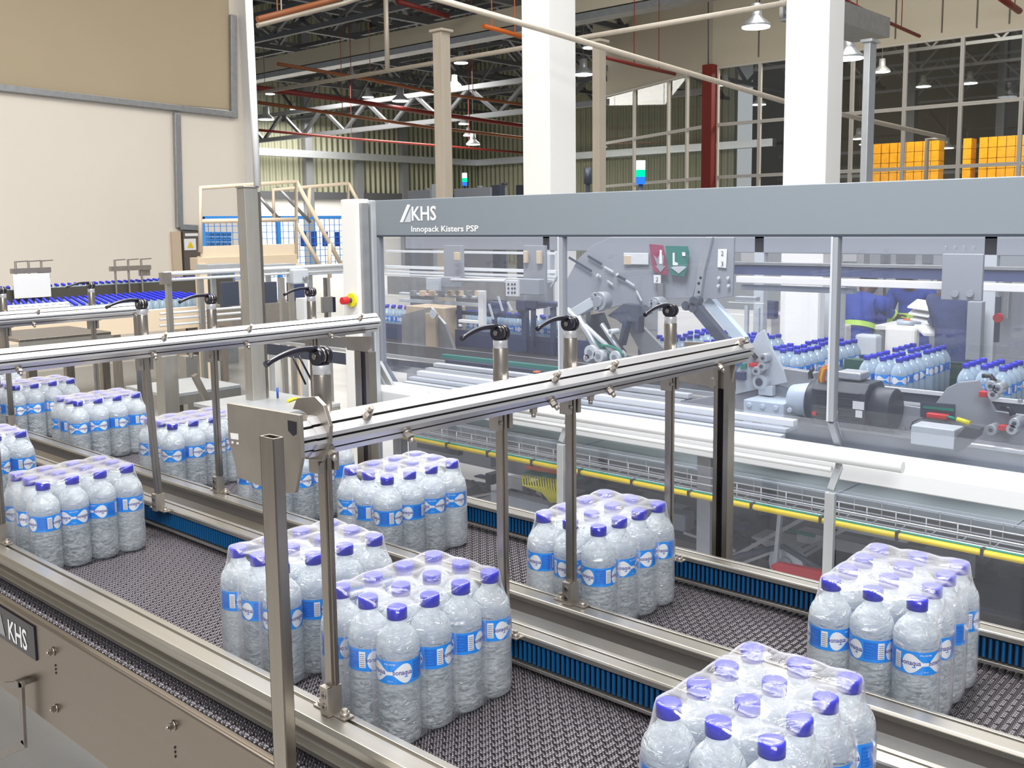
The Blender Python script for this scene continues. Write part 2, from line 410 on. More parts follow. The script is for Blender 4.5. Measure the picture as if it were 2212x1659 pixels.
# name plate
b = MB(); a = px(-90, 1340, Y=.745); c = px(78, 1428, Y=.745)
zt = px(78, 1358, Y=.745).z
b.box((-2.115, .7445, c.z), (c.x, .748, zt)); npl = b.build('name_plate', M['black'], conv, bevel=.0005)
hh = zt - c.z
b = MB()
put_text(b, 'KHS', (c.x - .128, .7438, c.z + hh * .16), (1, 0, 0), (0, 0, 1), hh * .86, bold=True, narrow=.86)
xa = c.x - .205
b.add([(xa, .7438, c.z + hh * .14), (xa + .018, .7438, c.z + hh * .14), (xa + .040, .7438, c.z + hh * .86), (xa + .027, .7438, c.z + hh * .86)], [(0, 1, 2, 3)])
b.mi = 1
b.add([(xa + .022, .7438, c.z + hh * .14), (xa + .062, .7438, c.z + hh * .14), (xa + .044, .7438, c.z + hh * .80)], [(0, 1, 2)])
b.build('lettering', [M['paper'], M['zinc']], npl)
# legs of the conveyor
for x in (-5.6, -4.1, -.1):
    for y in (.80, 1.76):
        b = MB(); b.box((x - .025, y - .025, -1.05), (x + .025, y + .025, -.18)); b.build('leg', M['steel'], conv, bevel=.003)
b = MB()
q = [px(12, 1470, Y=.73), px(46, 1474, Y=.73), px(52, 1606, Y=.73), px(-40, 1650, Y=.73)]
b.bar(q[1], q[2], .016, .006, up=(0, 1, 0)); b.bar(q[2] + Vector((.006, 0, .002)), q[3], .016, .006, up=(0, 1, 0)); b.bar(q[1] + Vector((.01, .0, 0)), px(12, 1480, Y=.73), .012, .006, up=(0, 1, 0))
b.box((q[1].x - .02, .725, q[1].z - .01), (q[1].x - .004, .749, q[1].z + .0))
b.build('holder_bracket', M['steel_dark'], conv)

# ------------------------------------------------------------------ guide rails
def guide_rail(y, kind, label, taper=None):
    t = thing('guide_rail', label, 'guide rail', (0, y, 0), 'guide rails along the belt conveyor')
    if kind == 'plain':
        pr = [(.052, .018), (.052, .070), (.040, .070), (.040, .062), (.034, .062), (.034, .070), (.006, .070), (.0, .064), (.0, .052), (.010, .045), (.010, .030), (.0, .026), (.0, .018)]
    elif kind == 'tall':
        pr = [(.046, .004), (.046, .070), (.038, .070), (.038, .062), (.032, .062), (.032, .070), (.004, .070), (.0, .066), (.0, .058), (.012, .050), (.012, .030), (.0, .012), (-.002, .004)]
    else:
        pr = [(.040, .010), (.040, .070), (.030, .070), (.030, .063), (.025, .063), (.025, .070), (.002, .070), (.0, .067), (.0, .059), (.012, .057), (.012, .018), (.0, .017), (.0, .011)]
    b = MB(); b.prism(pr, 'x', XL, XR); b.build('rail_profile', M['rail'], t, bevel=.0008)
    if kind == 'roller':
        b = MB(); b.mi = 1; b.box((XL, .0095, .018), (XR, .0115, .058)); b.mi = 0
        x = -4.6
        while x < XR:
            b.cyl((x, .0058, .021), (x, .0058, .056), .0030, 8); x += .0104
        b.build('roller_strip', [M['roller'], M['black']], t)['kind'] = 'stuff'
    return t
guide_rail(.793, 'plain', 'front aluminium guide rail nearest the stainless side plate of the conveyor')
guide_rail(1.213, 'roller', 'rail with blue rollers on the far side of the front bottle lane')
guide_rail(1.348, 'tall', 'tall plain aluminium rail on the near side of the rear bottle lane')
guide_rail(1.735, 'roller', 'rail with blue rollers on the far side of the rear lane, beside the machine')

# ------------------------------------------------------------------ gantries
def octo(b, X, zc, y0, y1, r=.0255):
    e, g = r * 1.06, r * .26; dk = []
    pts = []
    cs = [((e, -g), (e, g)), ((e, g), (g, e)), ((g, e), (-g, e)), ((-g, e), (-e, g)), ((-e, g), (-e, -g)), ((-e, -g), (-g, -e)), ((-g, -e), (g, -e)), ((g, -e), (e, -g))]
    for k, (p, q) in enumerate(cs):
        p = Vector(p); q = Vector(q); m = (p + q) / 2; d = (q - p).normalized(); n = Vector((d.y, -d.x)); pts.append(p)
        wd = .0020 if k % 2 else .0016
        if k != 2: L_ = len(pts); dk += [L_, L_ + 1, L_ + 2]; pts += [m - d * wd, m - d * wd - n * .008, m + d * wd - n * .008, m + d * wd]
    pts = [(X + p.x, zc + p.y) for p in pts]
    f0 = len(b.f); b.prism(pts, 'y', y0, y1)
    for q in dk: b.m[f0 + q] = 1
    return
    for k in range(8):
        a0 = PI / 8 + k * PI / 4; a1 = a0 + PI / 4; R_ = r / math.cos(PI / 8)
        p = Vector((math.cos(a0), math.sin(a0))) * R_; q = Vector((math.cos(a1), math.sin(a1))) * R_
        if k % 2 == 1 or k == 5 or k == 0: pts += [p]
        if k in (0, 2, 4, 6, 5):   # chamfer faces and the underside carry a slot
            am = (a0 + a1) / 2; n = Vector((math.cos(am), math.sin(am))); m = (p + q) / 2; d = (q - p).normalized()
            if k not in (0, 5): pts += [p]
            pts += [m - d * .0035, m - d * .0035 - n * .007, m + d * .0035 - n * .007, m + d * .0035]
    pts = [(X + p.x, zc + p.y) for p in pts]
    b.prism(pts, 'y', y0, y1)

def clamp_lever(parent, X, y, z, s=1.0, ang=0.0):
    """round black eccentric lever: cap on the post and a long curved arm towards the operator"""
    b = MB()
    b.cyl((X - .0, y - .011 * s, z + .012 * s), (X, y - .0025 * s, z + .012 * s), .0125 * s, 20)
    b.cyl((X - .0, y + .003 * s, z + .012 * s), (X, y + .0105 * s, z + .012 * s), .0125 * s, 20)
    b.box((X - .007 * s, y - .008 * s, z - .001), (X + .007 * s, y + .008 * s, z + .010 * s))
    ca, sa = math.cos(ang), math.sin(ang)
    pts = []; rr = []
    for i in range(9):
        t = i / 8
        d = .004 + t * .082
        h = .0225 - .013 * t * t + .003 * math.sin(t * PI)
        pts.append((X - d * sa * s, y - .004 * s - d * ca * s, z + h * s)); rr.append((.0050 - .0018 * t + (.0012 if i == 8 else 0)) * s)
    b.tube(pts, rr, 10)
    lv = b.build('clamp_lever', M['black'], parent)
    b = MB(); b.cyl((X, y - .0025 * s, z + .012 * s), (X, y + .003 * s, z + .012 * s), .0112 * s, 18); b.cyl((X, y - .0122 * s, z + .012 * s), (X, y - .0112 * s, z + .012 * s), .0045 * s, 10)
    b.build('pivot_pin', M['steel'], lv)

def tbolt(parent, X, y, z, ang):
    """hex nut and dome on the beam, pointing outwards at ang in the XZ plane"""
    d = Vector((math.cos(ang), 0, math.sin(ang))); p = Vector((X, y, z)) + d * .0235
    b = MB(); b.cyl(p, p + d * .0045, .0075, 16); b.cyl(p + d * .0045, p + d * .012, .0068, 6); b.cyl(p + d * .012, p + d * .020, .0040, 12, r1=.0036)
    b.build('clamp_bolt', M['bracket'], parent)

def gantry(X, ya, yb, zc, guides, label, levers=1, near=False, far=False, bolts=()):
    t = thing('guide_gantry', label, 'gantry', (X, ya, 0), 'gantries across the belt conveyor')
    W = Matrix.Translation((-X, -ya, 0))
    L = []
    b = MB(); octo(b, X, zc, ya, yb); L.append(b.build('cross_beam', [M['alu'], M['slot']], t))
    for y, foot, lean in guides:
        b = MB()
        # post through the beam: stout tube above, slim square bar below
        b.cyl((X - .036, y, zc - .01), (X - .036, y, zc + .074), .0128, 20)
        b.mi = 1; b.cyl((X - .036, y, zc + .074), (X - .036, y, zc + .0875), .0122, 20); b.mi = 0
        b.bar((X - .036, y, zc - .005), (X - .036 + lean, y, foot), .0145, .0145, up=(0, 1, 0))
        b.bar((X - .0275, y, zc - .03), (X - .0275 + lean, y, foot), .003, .006, up=(0, 1, 0))
        g = b.build('guide_post', [M['steel'], M['alu']], t, bevel=.0008); L.append(g)
        b = MB(); b.box((X - .046, y - .020, zc - .062), (X - .025, y - .0085, zc - .029)); b.box((X - .046, y + .0085, zc - .062), (X - .025, y + .017, zc - .029))
        b.box((X - .048, y - .020, zc - .031), (X - .012, y + .02, zc - .027))
        b.cyl((X - .025, y - .0145, zc - .048), (X - .021, y - .0145, zc - .048), .0035, 10)
        b.build('clamp_block', M['bracket'], g, bevel=.001)
        xf = X - .036 + lean
        b = MB(); b.box((xf - .0085, y - .0165, foot + .0002), (xf + .0095, y - .0075, foot + .042)); b.box((xf + .0075, y - .016, foot), (xf + .0105, y + .008, foot + .042))
        for k in (.013, .030): b.mi = 1; b.cyl((xf, y - .0165, foot + k), (xf, y - .0175, foot + k), .0055, 14); b.mi = 2; b.cyl((xf, y - .0175, foot + k), (xf, y - .0178, foot + k), .0022, 8); b.mi = 0
        b.mi = 0; b.box((xf - .036, y - .009, foot + .0002), (xf + .036, y + .009, foot + .0025))
        for k in (-.026, .026): b.cyl((xf + k, y, foot + .002), (xf + k, y, foot + .008), .0068, 14); b.cyl((xf + k, y, foot + .008), (xf + k, y, foot + .012), .0045, 6)
        b.build('foot_bracket', [M['bracket'], M['steel_dark'], M['black']], g)
        clamp_lever(g, X - .036, y, zc + .0875, 1.0)
    for y, a in bolts: tbolt(t, X, y, zc, a)
    for o in L: pass
    for o in COL.objects:
        if o.parent is t: o.matrix_parent_inverse = W
    return t
UR, LR, DN = PI / 4, -PI / 4, -PI / 2
g1 = gantry(-1.075, .775, 1.93, .487, [(.832, .0705, 0), (1.195, .0705, 0), (1.378, .0705, 0), (1.70, .0705, 0)],
            'nearest guide gantry, its aluminium cross beam ending at the bent end plate',
            bolts=[(.865, UR), (.938, LR), (1.268, UR), (1.262, LR), (1.43, UR), (1.42, LR), (1.885, UR), (1.80, LR), (1.235, DN), (1.39, DN), (.80, LR)])
def adopt(o, t):
    o.parent = t; o.matrix_parent_inverse = Matrix.Translation(t.location).inverted(); return o
# near end plate, flange and support post
def poly_y(pts, Y, dep, name, m, t, bevel=.0006):
    b = MB(); ppoly(b, pts, Y, dep); return adopt(b.build(name, m, None, bevel), t)
ep = poly_y([(490, 871), (646, 897), (651, 990), (636, 1066), (611, 1066), (562, 1050), (515, 1032), (493, 950)], .742, .006, 'end_plate', M['bracket'], g1)
for q, m_n in (([(621, 908), (640, 912), (640, 938), (633, 942), (622, 930)], 'black'), ([(497, 935), (514, 937), (515, 950), (499, 948)], 'paint_white'), ([(500, 953), (504, 953.5), (504, 958), (500, 958)], 'paint_white'), ([(511, 955), (515, 955.5), (515, 960), (511, 960)], 'paint_white')):
    b = MB(); ppoly(b, q, .7415, .0004); adopt(b.build('punched_slot', M[m_n], None), g1)
fl = poly_y([(632, 884), (641, 860), (680, 857), (698, 876), (712, 921), (710, 960), (696, 996), (659, 992), (654, 965), (660, 950), (668, 915), (662, 893), (648, 886)], .790, .006, 'end_flange', M['bracket'], g1)
b = MB(); octo(b, -1.075, .487, .748, .79, .0235); adopt(b.build('beam_stub', [M['alu'], M['slot']], None), g1)
a = px(560, 941, Y=.70); c = px(590, 946, Y=.70); d = px(613, 941, X=c.x)
b = MB(); w_ = d.y - .70
b.box((a.x, .70, -.60), (c.x, .7022, a.z)); b.box((a.x, .70, -.60), (a.x + .0025, d.y, a.z)); b.box((c.x - .0025, .70, -.60), (c.x, d.y, a.z)); b.box((a.x, d.y - .002, -.60), (c.x, d.y, a.z))
adopt(b.build('support_post', M['steel'], None, .001), g1)
b = MB(); p = px(660, 912, Y=.78)
b.cyl((p.x + .0, .77, p.z), (p.x + .012, .77, p.z + .006), .0085, 6); adopt(b.build('fixing_bolts', M['bracket'], None), g1)
# far bracket and post
poly_y([(1478, 744), (1478, 738), (1585, 741), (1593, 747), (1593, 768), (1578, 838), (1570, 842), (1435, 818), (1435, 800), (1478, 790)], 1.90, .005, 'end_bracket', M['bracket'], g1)
a = px(1541, 830, Y=1.885); c = px(1573, 830, Y=1.885); d = px(1585, 830, X=c.x)
b = MB(); b.box((a.x, 1.887, -1.05), (a.x + .010, 1.915, a.z + .06)); b.box((c.x - .012, 1.887, -1.05), (c.x, 1.915, a.z + .06)); b.mi = 1; b.box((a.x + .008, 1.905, -1.05), (c.x - .01, 1.91, a.z + .05))
adopt(b.build('support_post', [M['steel'], M['black']], None), g1)
b = MB(); p = px(1545, 826, Y=1.90); b.cyl((p.x, 1.90, p.z), (p.x, 1.885, p.z), .012, 6); adopt(b.build('fixing_bolts', M['bracket'], None), g1)

g2 = gantry(-2.27, .30, 1.90, .480, [(1.195, .0705, .035), (1.385, .0705, 0), (1.70, .0705, 0), (.835, .0705, 0)],
            'second guide gantry from the front, its beam ending beside the white machine column',
            bolts=[(.875, LR), (1.22, UR), (1.19, LR), (1.46, UR), (1.45, LR), (1.83, UR), (1.72, LR), (1.30, DN)])
poly_y([(735, 727), (803, 727), (800, 752), (793, 761), (750, 756), (742, 740)], 1.86, .005, 'end_bracket', M['bracket'], g2)
a = px(778, 760, Y=1.855); b = MB(); b.box((a.x - .03, 1.857, -1.05), (a.x, 1.885, a.z)); b.mi = 1; b.box((a.x - .0, 1.86, -1.05), (a.x + .02, 1.88, a.z)); b.mi = 0; b.box((a.x + .02, 1.857, -1.05), (a.x + .035, 1.885, a.z))
adopt(b.build('support_post', [M['steel'], M['black']], None), g2)
g3 = gantry(-3.62, .5, 1.89, .455, [(1.195, .0705, 0), (1.385, .0705, 0), (1.70, .0705, 0), (.835, .0705, 0)],
            'third guide gantry from the front, standing behind the second one',
            bolts=[(1.48, UR), (1.46, LR), (1.84, LR), (1.1, UR)])
b = MB(); b.box((-3.66, 1.86, -1.05), (-3.62, 1.885, .45)); adopt(b.build('support_post', M['steel'], None), g3)
g4 = gantry(-4.95, .8, 2.18, .38, [(1.385, .0705, 0), (1.70, .0705, 0), (1.195, .0705, 0)],
            'fourth guide gantry, the small one farthest along the belt', bolts=[(1.46, UR), (1.83, LR)])
b = MB(); b.box((-4.99, 1.86, -1.05), (-4.95, 1.885, .36)); adopt(b.build('support_post', M['steel'], None), g4)

# ------------------------------------------------------------------ bottles
def bottle_mesh(n=28, fine=True):
    prof = [(.004, .001), (.020, .0), (.027, .0012), (.0305, .005), (.0322, .012), (.0325, .020)]
    zs = [.028 + i * .0045 for i in range(15)]
    for i, z in enumerate(zs): prof.append((.0322 if i % 2 else .0311, z))
    prof += [(.0322, .096), (.0319, .099), (.0319, .133), (.0324, .1355), (.0325, .1405), (.0321, .142), (.0325, .1435), (.0325, .148), (.0316, .1535), (.0294, .1595), (.0258, .1655), (.0212, .171), (.0168, .1755), (.0140, .180), (.0129, .184), (.0126, .189)]
    if not fine: prof = [(.027, .0), (.0322, .008), (.0315, .05), (.0322, .095), (.0322, .138), (.030, .152), (.022, .169), (.013, .182), (.0126, .189)]
    rib = (lambda t, z: .0007 * math.sin(5 * t) * math.sin(z * 160) if z < .09 else 0.0) if fine else None
    b = MB(); b.lathe(prof, n=n, rib=rib); return b
def cap_mesh(n=36, fine=True):
    prof = [(.0136, .1875), (.0150, .188), (.0151, .2015), (.0146, .2042), (.0130, .2050), (.004, .2051)]
    rib = (lambda t, z: .00025 * math.sin(36 * t) if z < .203 and z > .1878 else 0) if fine else None
    b = MB(); b.lathe(prof, n=n if not fine else 72, rib=rib); return b
LR_ = .0328
def label_mesh(fine=True):
    b = MB(); n = 48 if fine else 20; z0, z1 = .099, .1338
    b.smooth = True
    for zz0, zz1, mi in ((z0, z0 + .0028, 0), (z0 + .0028, z1 - .0018, 0), (z1 - .0018, z1, 0)):
        b.mi = mi
        vs = [(LR_ * math.cos(2 * PI * i / n), LR_ * math.sin(2 * PI * i / n), z) for z in (zz0, zz1) for i in range(n)]
        b.add(vs, [(i, (i + 1) % n, n + (i + 1) % n, n + i) for i in range(n)])
    b.smooth = False
    def wrap(pts, fs, mi, r):
        b.mi = mi
        b.add([((LR_ + r) * math.cos(x / LR_), (LR_ + r) * math.sin(x / LR_), z0 + y) for x, y in pts], fs)
    def region(f0, f1, xa, xb, mi, r, k=28):
        xs = [xa + (xb - xa) * i / k for i in range(k + 1)]
        pts = [(x, f0(x)) for x in xs] + [(x, f1(x)) for x in xs]
        wrap(pts, [(i, i + 1, k + 2 + i, k + 1 + i) for i in range(k)], mi, r)
    H = z1 - z0
    # two white fish-like ovals joined at their tails
    for c0 in (0.0, .103):
        def half(x, c=c0):
            d = (x - c)
            a = abs(d)
            return max(.0026, .0148 * (math.sin(min(1, a / .0235 if a < .0235 else 1) * PI / 2) ** 1.6 if a < .0235 else math.sqrt(max(0, 1 - ((a - .0235) / .0105) ** 2))))
        region(lambda x: H * .47 - half(x), lambda x: H * .47 + half(x), c0 - .0338, c0 + .0338, 2, .00012)
        if fine:
            for sx in (-.0205, .0205):
                vs, fs = text_geo('bonaqua', .0108, True, .80)
                cx_ = sum(v[0] for v in vs) / max(1, len(vs))
                wrap([(c0 + sx + v[0] - cx_, H * .47 + v[1] - .002) for v in vs], fs, 3, .0003)
                region(lambda x: H * .30, lambda x: H * .30 + .0016, c0 + sx + .001, c0 + sx + .006, 4, .0003, 3)
            vs, fs = text_geo('STILL WATER', .0030, True, 1); cx_ = sum(v[0] for v in vs) / max(1, len(vs))
            wrap([(c0 + v[0] - cx_, H * .83 + v[1]) for v in vs], fs, 2, .0002)
            vs, fs = text_geo('500 ml', .0028, False, 1); cx_ = sum(v[0] for v in vs) / max(1, len(vs))
            wrap([(c0 + v[0] - cx_, H * .10 + v[1]) for v in vs], fs, 2, .0002)
    # deep blue text block and white bar code patch between the ovals
    for c0 in (.0515, -.0515):
        region(lambda x: H * .14, lambda x: H * .90, c0 - .016, c0 + .004, 1, .0001, 8)
        region(lambda x: H * .16, lambda x: H * .88, c0 + .005, c0 + .015, 2, .0001, 5)
        if fine:
            for i in range(7): region(lambda x: H * (.2 + .09 * i), lambda x: H * (.2 + .09 * i) + .0013, c0 + .0062, c0 + .0138, 5, .0002, 3)
            for i in range(5): region(lambda x: H * (.22 + .13 * i), lambda x: H * (.22 + .13 * i) + .0011, c0 - .014, c0 - .001 - .003 * (i % 2), 0, .0002, 4)
    return b
LM = [M['label_blue'], M['label_deep'], M['label_white'], M['label_text'], M['label_blue'], M['zinc']]
me_bottle = bottle_mesh().build('bottle', M['bottle'], mesh_only=True)
me_cap = cap_mesh().build('cap', M['cap'], mesh_only=True)
lb = label_mesh(); me_label = bpy.data.meshes.new('label'); me_label.from_pydata(lb.v, [], lb.f)
for m in LM: me_label.materials.append(m)
me_label.polygons.foreach_set('material_index', lb.m); me_label.polygons.foreach_set('use_smooth', lb.sm); me_label.update()
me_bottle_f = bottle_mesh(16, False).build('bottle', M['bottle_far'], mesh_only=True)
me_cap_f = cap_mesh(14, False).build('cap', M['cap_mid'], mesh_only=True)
lb = label_mesh(False); me_label_f = bpy.data.meshes.new('label'); me_label_f.from_pydata(lb.v, [], lb.f)
for m in LM: me_label_f.materials.append(m)
me_label_f.polygons.foreach_set('material_index', lb.m); me_label_f.polygons.foreach_set('use_smooth', lb.sm); me_label_f.update()

def bottle(parent, x, y, far=False, label=None, group=None, z=0.0):
    o = bpy.data.objects.new('water_bottle', me_bottle_f if far else me_bottle); COL.objects.link(o)
    o.location = (x, y, z); o.rotation_euler = (0, 0, random.uniform(0, 2 * PI))
    if parent is not None: o.parent = parent
    if label: tag(o, label, 'bottle', group)
    for nm, me in (('cap', me_cap_f if far else me_cap), ('paper_label', me_label_f if far else me_label)):
        c = bpy.data.objects.new(nm, me); COL.objects.link(c); c.parent = o
    return o

def film_mesh(nx, ny, sx, sy, seed):
    """shrink film: taut over the caps, falling over the shoulders, scalloped round the outer bottles"""
    rnd = random.Random(seed)
    caps = [(i * sx, j * sy) for i in range(nx) for j in range(ny)]
    cx_, cy_ = (nx - 1) * sx / 2, (ny - 1) * sy / 2
    caps = [(a - cx_, b_ - cy_) for a, b_ in caps]
    hx, hy = cx_, cy_
    ox, oy = rnd.uniform(0, 50), rnd.uniform(0, 50)
    def top(x, y):
        d = min(math.hypot(x - a, y - b_) for a, b_ in caps)
        t = min(1, max(0, (d - .0150) / .028)); t = t * t * (3 - 2 * t)
        wr = noise.noise(Vector((x * 40 + ox, y * 40 + oy, 0))) * .0010 * min(1, max(0, (d - .015) / .01))
        return .2064 - .0038 * t + wr
    b = MB(); b.smooth = True
    st = .0052
    ex, ey = hx + .0155, hy + .0155
    NX = int(2 * ex / st) + 1; NY = int(2 * ey / st) + 1
    def rr(x, y):   # pull the square corners onto the round caps
        ax, ay = abs(x) - hx, abs(y) - hy
        if ax > 0 and ay > 0:
            q = max(ax, ay); l = math.hypot(ax, ay)
            if l > 0: x = math.copysign(hx + ax * q / l, x); y = math.copysign(hy + ay * q / l, y)
        return x, y
    grid = []
    for i in range(NX + 1):
        for j in range(NY + 1):
            x, y = rr(-ex + 2 * ex * i / NX, -ey + 2 * ey * j / NY); grid.append((x, y, top(x, y)))
    fs = [(i * (NY + 1) + j, (i + 1) * (NY + 1) + j, (i + 1) * (NY + 1) + j + 1, i * (NY + 1) + j + 1) for i in range(NX) for j in range(NY)]
    base = len(b.v); b.add(grid, fs)
    # boundary loop, counter-clockwise
    loop = [(i, 0) for i in range(NX)] + [(NX, j) for j in range(NY)] + [(i, NY) for i in range(NX, 0, -1)] + [(0, j) for j in range(NY, 0, -1)]
    ids = [base + i * (NY + 1) + j for i, j in loop]
    previds = ids
    P0 = [Vector(grid[i * (NY + 1) + j][:2]) for i, j in loop]
    def out(p):
        c = Vector((max(-hx, min(hx, p.x)), max(-hy, min(hy, p.y)))); d = p - c
        return c, (d.normalized() if d.length > 1e-6 else Vector((1, 0)))
    prof = [(.0172, .199, .0), (.0190, .187, .1), (.0215, .176, .3), (.0262, .164, .6), (.0305, .153, .9), (.0330, .141, 1), (.0338, .125, 1), (.0338, .10, 1), (.0338, .075, 1), (.0338, .05, 1), (.0338, .025, 1), (.0330, .007, 1), (.024, .0025, .6)]
    for k, (r, z, sc) in enumerate(prof):
        ring = []
        for q, p in enumerate(P0):
            c, d = out(p)
            # distance to the nearest cap measured along the side makes the scallops
            dd = min(math.hypot(c.x - a, c.y - b_) for a, b_ in caps) / .0325
            s_ = .0085 * sc * (min(1, dd) ** 2) + (.010 * (1 - sc) * -1 * min(1, dd) if k < 2 else 0)
            wz = noise.noise(Vector((c.x * 30 + d.x * 3 + ox, c.y * 30 + d.y * 3 + oy, z * 45)))
            v = c + d * (r - s_ + .0009 * wz * (1 if k < 11 else 0) + .0006)
            ring.append((v.x, v.y, z - (.006 * min(1, dd) if k < 4 else 0)))
        nb = len(b.v); n = len(ring); b.add(ring, [])
        cur = [nb + i for i in range(n)]
        for i in range(n):
            b.f.append((previds[i], previds[(i + 1) % n], cur[(i + 1) % n], cur[i])); b.m.append(0); b.sm.append(True)
        previds = cur
    return b

SX, SY = .0660, .0662
def pack(x, y, label, rot=0.0, film=True):
    """x, y = near corner bottle (largest x, smallest y)"""
    t = thing('water_bottle_pack', label, 'bottle pack', (x, y, .0014), 'shrink wrapped packs of twelve on the belt')
    t.rotation_euler = (0, 0, rot)
    for i in range(3):
        for j in range(4): bottle(t, -i * SX, j * SY)
    b = film_mesh(3, 4, SX, SY, int(abs(x) * 1000))
    f = b.build('shrink_film', M['film'], t); f.location = (-SX, 1.5 * SY, 0)
    return t
PACKS = [
    (-1.080, .930, -.0, 'pack of twelve bottles just right of the nearest slim guide post, front lane'),
    (-.482, .942, -.0, 'pack of water bottles cut off by the lower edge of the picture'),
    (-1.372, .930, -.02, 'pack of bottles behind the square guide post and support post, front lane'),
    (-2.235, .902, .03, 'pack of bottles left of the leaning guide post, front lane'),
    (-2.86, .905, .0, 'pack of bottles at the left edge behind another pack of the front lane'),
    (-.515, 1.455, .03, 'pack of water bottles farthest right in the rear lane'),
    (-1.092, 1.435, .01, 'pack of bottles in the rear lane behind the slim guide post with the dark foot'),
    (-1.676, 1.425, -.02, 'pack in the rear lane seen between the bent end plate and the second slim post'),
    (-2.10, 1.43, .0, 'pack in the rear lane mostly hidden behind the bent steel end plate'),
]
pxp = [px(388 - 60, 903, Z=.205), px(126, 868, Z=.205), px(10, 842, Z=.205)]
PACKS += [(-2.62, 1.43, 0, 'pack of bottles in the rear lane just behind the leaning guide post'),
          (-3.22, 1.43, 0, 'pack in the rear lane, second to the left of the leaning guide post'),
          (-3.72, 1.43, 0, 'pack at the left edge of the rear lane, by a guide post foot'),
          (-4.25, 1.43, 0, 'small distant pack in the rear lane, last but one'),
          (-4.7, 1.43, 0, 'smallest, most distant pack of bottles on the rear lane')]
for x, y, r, l in PACKS: pack(x, y, l, r)

# ------------------------------------------------------------------ the packing machine
YF = 3.30
X0m, X1m = px(798, 470, Y=YF).x, .45
mc = thing('packing_machine', 'long glazed packing machine with a grey header panel and white end column', 'machine', (0, 0, 0))
def part(name, mb, m, bevel=0, parent=None, label=None):
    o = mb.build(name, m, parent if parent is not None else mc, bevel)
    if label: o['label'] = label
    return o
b = MB(); b.box((X0m, YF, .712), (X1m, YF + .10, .888)); b.box((X0m, YF + .0, .706), (X1m, YF + .03, .712))
hd = part('header_panel', b, M['header'], .004)
b = MB(); b.box((X0m, YF - .001, .7065), (X1m, YF + .004, .7115)); part('header_seam', b, M['mdark'], 0, hd)
# lettering on the header
b = MB()
zb = px(890, 476, Y=YF).z; zt = px(890, 446, Y=YF).z; h = (zt - zb)
xa = px(890, 476, Y=YF).x; xb = px(943, 476, Y=YF).x
vs, fs = text_geo('KHS', 1, True); ww = max(v[0] for v in vs) - min(v[0] for v in vs); hh2 = max(v[1] for v in vs)
x00 = min(v[0] for v in vs)
b.add([(xa + (v[0] - x00) * (xb - xa) / ww, YF - .0015, zb + v[1] * h / hh2) for v in vs], fs)
xa = px(889, 500, Y=YF).x; xb = px(1034, 500, Y=YF).x; zb2 = px(960, 500, Y=YF).z; zt2 = px(960, 487, Y=YF).z
vs, fs = text_geo('Innopack Kisters PSP', 1, True); ww = max(v[0] for v in vs) - min(v[0] for v in vs); x00 = min(v[0] for v in vs)
b.add([(xa + (v[0] - x00) * (xb - xa) / ww, YF - .0015, zb2 + v[1] * (zt2 - zb2) / .73) for v in vs], fs)
def pp(u, v): q = px(u, v, Y=YF); return (q.x, YF - .0015, q.z)
b.add([pp(864, 480), pp(871, 480), pp(887, 442), pp(880, 442)], [(0, 1, 2, 3)])
b.mi = 1; b.add([pp(874, 480), pp(888, 480), pp(888, 449)], [(0, 1, 2)])
part('lettering', b, [M['paper'], M['mlight']], 0, hd)
# end column
a = px(735, 431, Y=3.1); c = px(768, 431, Y=3.1); d = px(797, 431, X=c.x)
b = MB(); b.box((a.x, 3.1, -.55), (c.x, d.y, a.z)); b.mi = 1; b.box((c.x, 3.17, -.6), (c.x + .03, d.y + .02, a.z - .006)); b.mi = 0
part('end_column', b, [M['paint_white'], M['zinc_light']], .006)
b = MB(); b.box((c.x + .0, 3.12, -1.05), (c.x + .02, 3.16, a.z - .02)); b.box((a.x + .02, 3.14, -1.05), (c.x - .02, 3.3, -.55)); part('column_foot', b, M['zinc'])
# emergency stop
p = px(763, 648, Y=3.1); b = MB()
b.mi = 0; b.cyl((p.x, 3.1, p.z), (p.x, 3.085, p.z), .034, 28); b.mi = 1; b.cyl((p.x, 3.085, p.z), (p.x, 3.062, p.z), .012, 16); b.mi = 2
b.cyl((p.x, 3.062, p.z), (p.x, 3.03, p.z), .020, 24, r1=.018)
part('emergency_stop', b, [M['yellowg'], M['mdark'], M['red']], .001, label='red knob on a yellow disc')
# door posts and panes
xp = [px(813, 600, Y=YF).x, px(1210, 600, Y=YF).x, px(1801, 600, Y=YF).x, X1m - .3]
zl = .06
for i, x in enumerate(xp):
    b = MB(); wv = .024 if i else .045
    b.box((x - wv / 2, YF, zl), (x + wv / 2, YF + .035, .706)); b.mi = 1; b.box((x - wv / 2 - .001, YF - .003, zl), (x - wv / 2 + .007, YF, .706)); b.mi = 0
    b.bar((x, YF + .018, zl), (x, YF + .10, -.06), wv, .03, up=(0, 1, 0))
    part('door_post', b, [M['mgrey'], M['mlight']], .002)
for i in range(3):
    b = MB(); b.box((xp[i] + .02, YF + .012, zl), (xp[i + 1] - .016, YF + .018, .70))
    part('glass_pane', b, M['glass'])
    b = MB(); b.add([(xp[i] + .02, YF + .012, zl), (xp[i + 1] - .016, YF + .012, zl), (xp[i + 1] - .016, YF + .09, -.06), (xp[i] + .02, YF + .09, -.06),
                     (xp[i] + .02, YF + .018, zl), (xp[i + 1] - .016, YF + .018, zl), (xp[i + 1] - .016, YF + .096, -.06), (xp[i] + .02, YF + .096, -.06)],
                    [(0, 1, 2, 3), (7, 6, 5, 4), (0, 4, 5, 1), (2, 6, 7, 3), (1, 5, 6, 2), (0, 3, 7, 4)])
    part('sloped_pane', b, M['glass'])
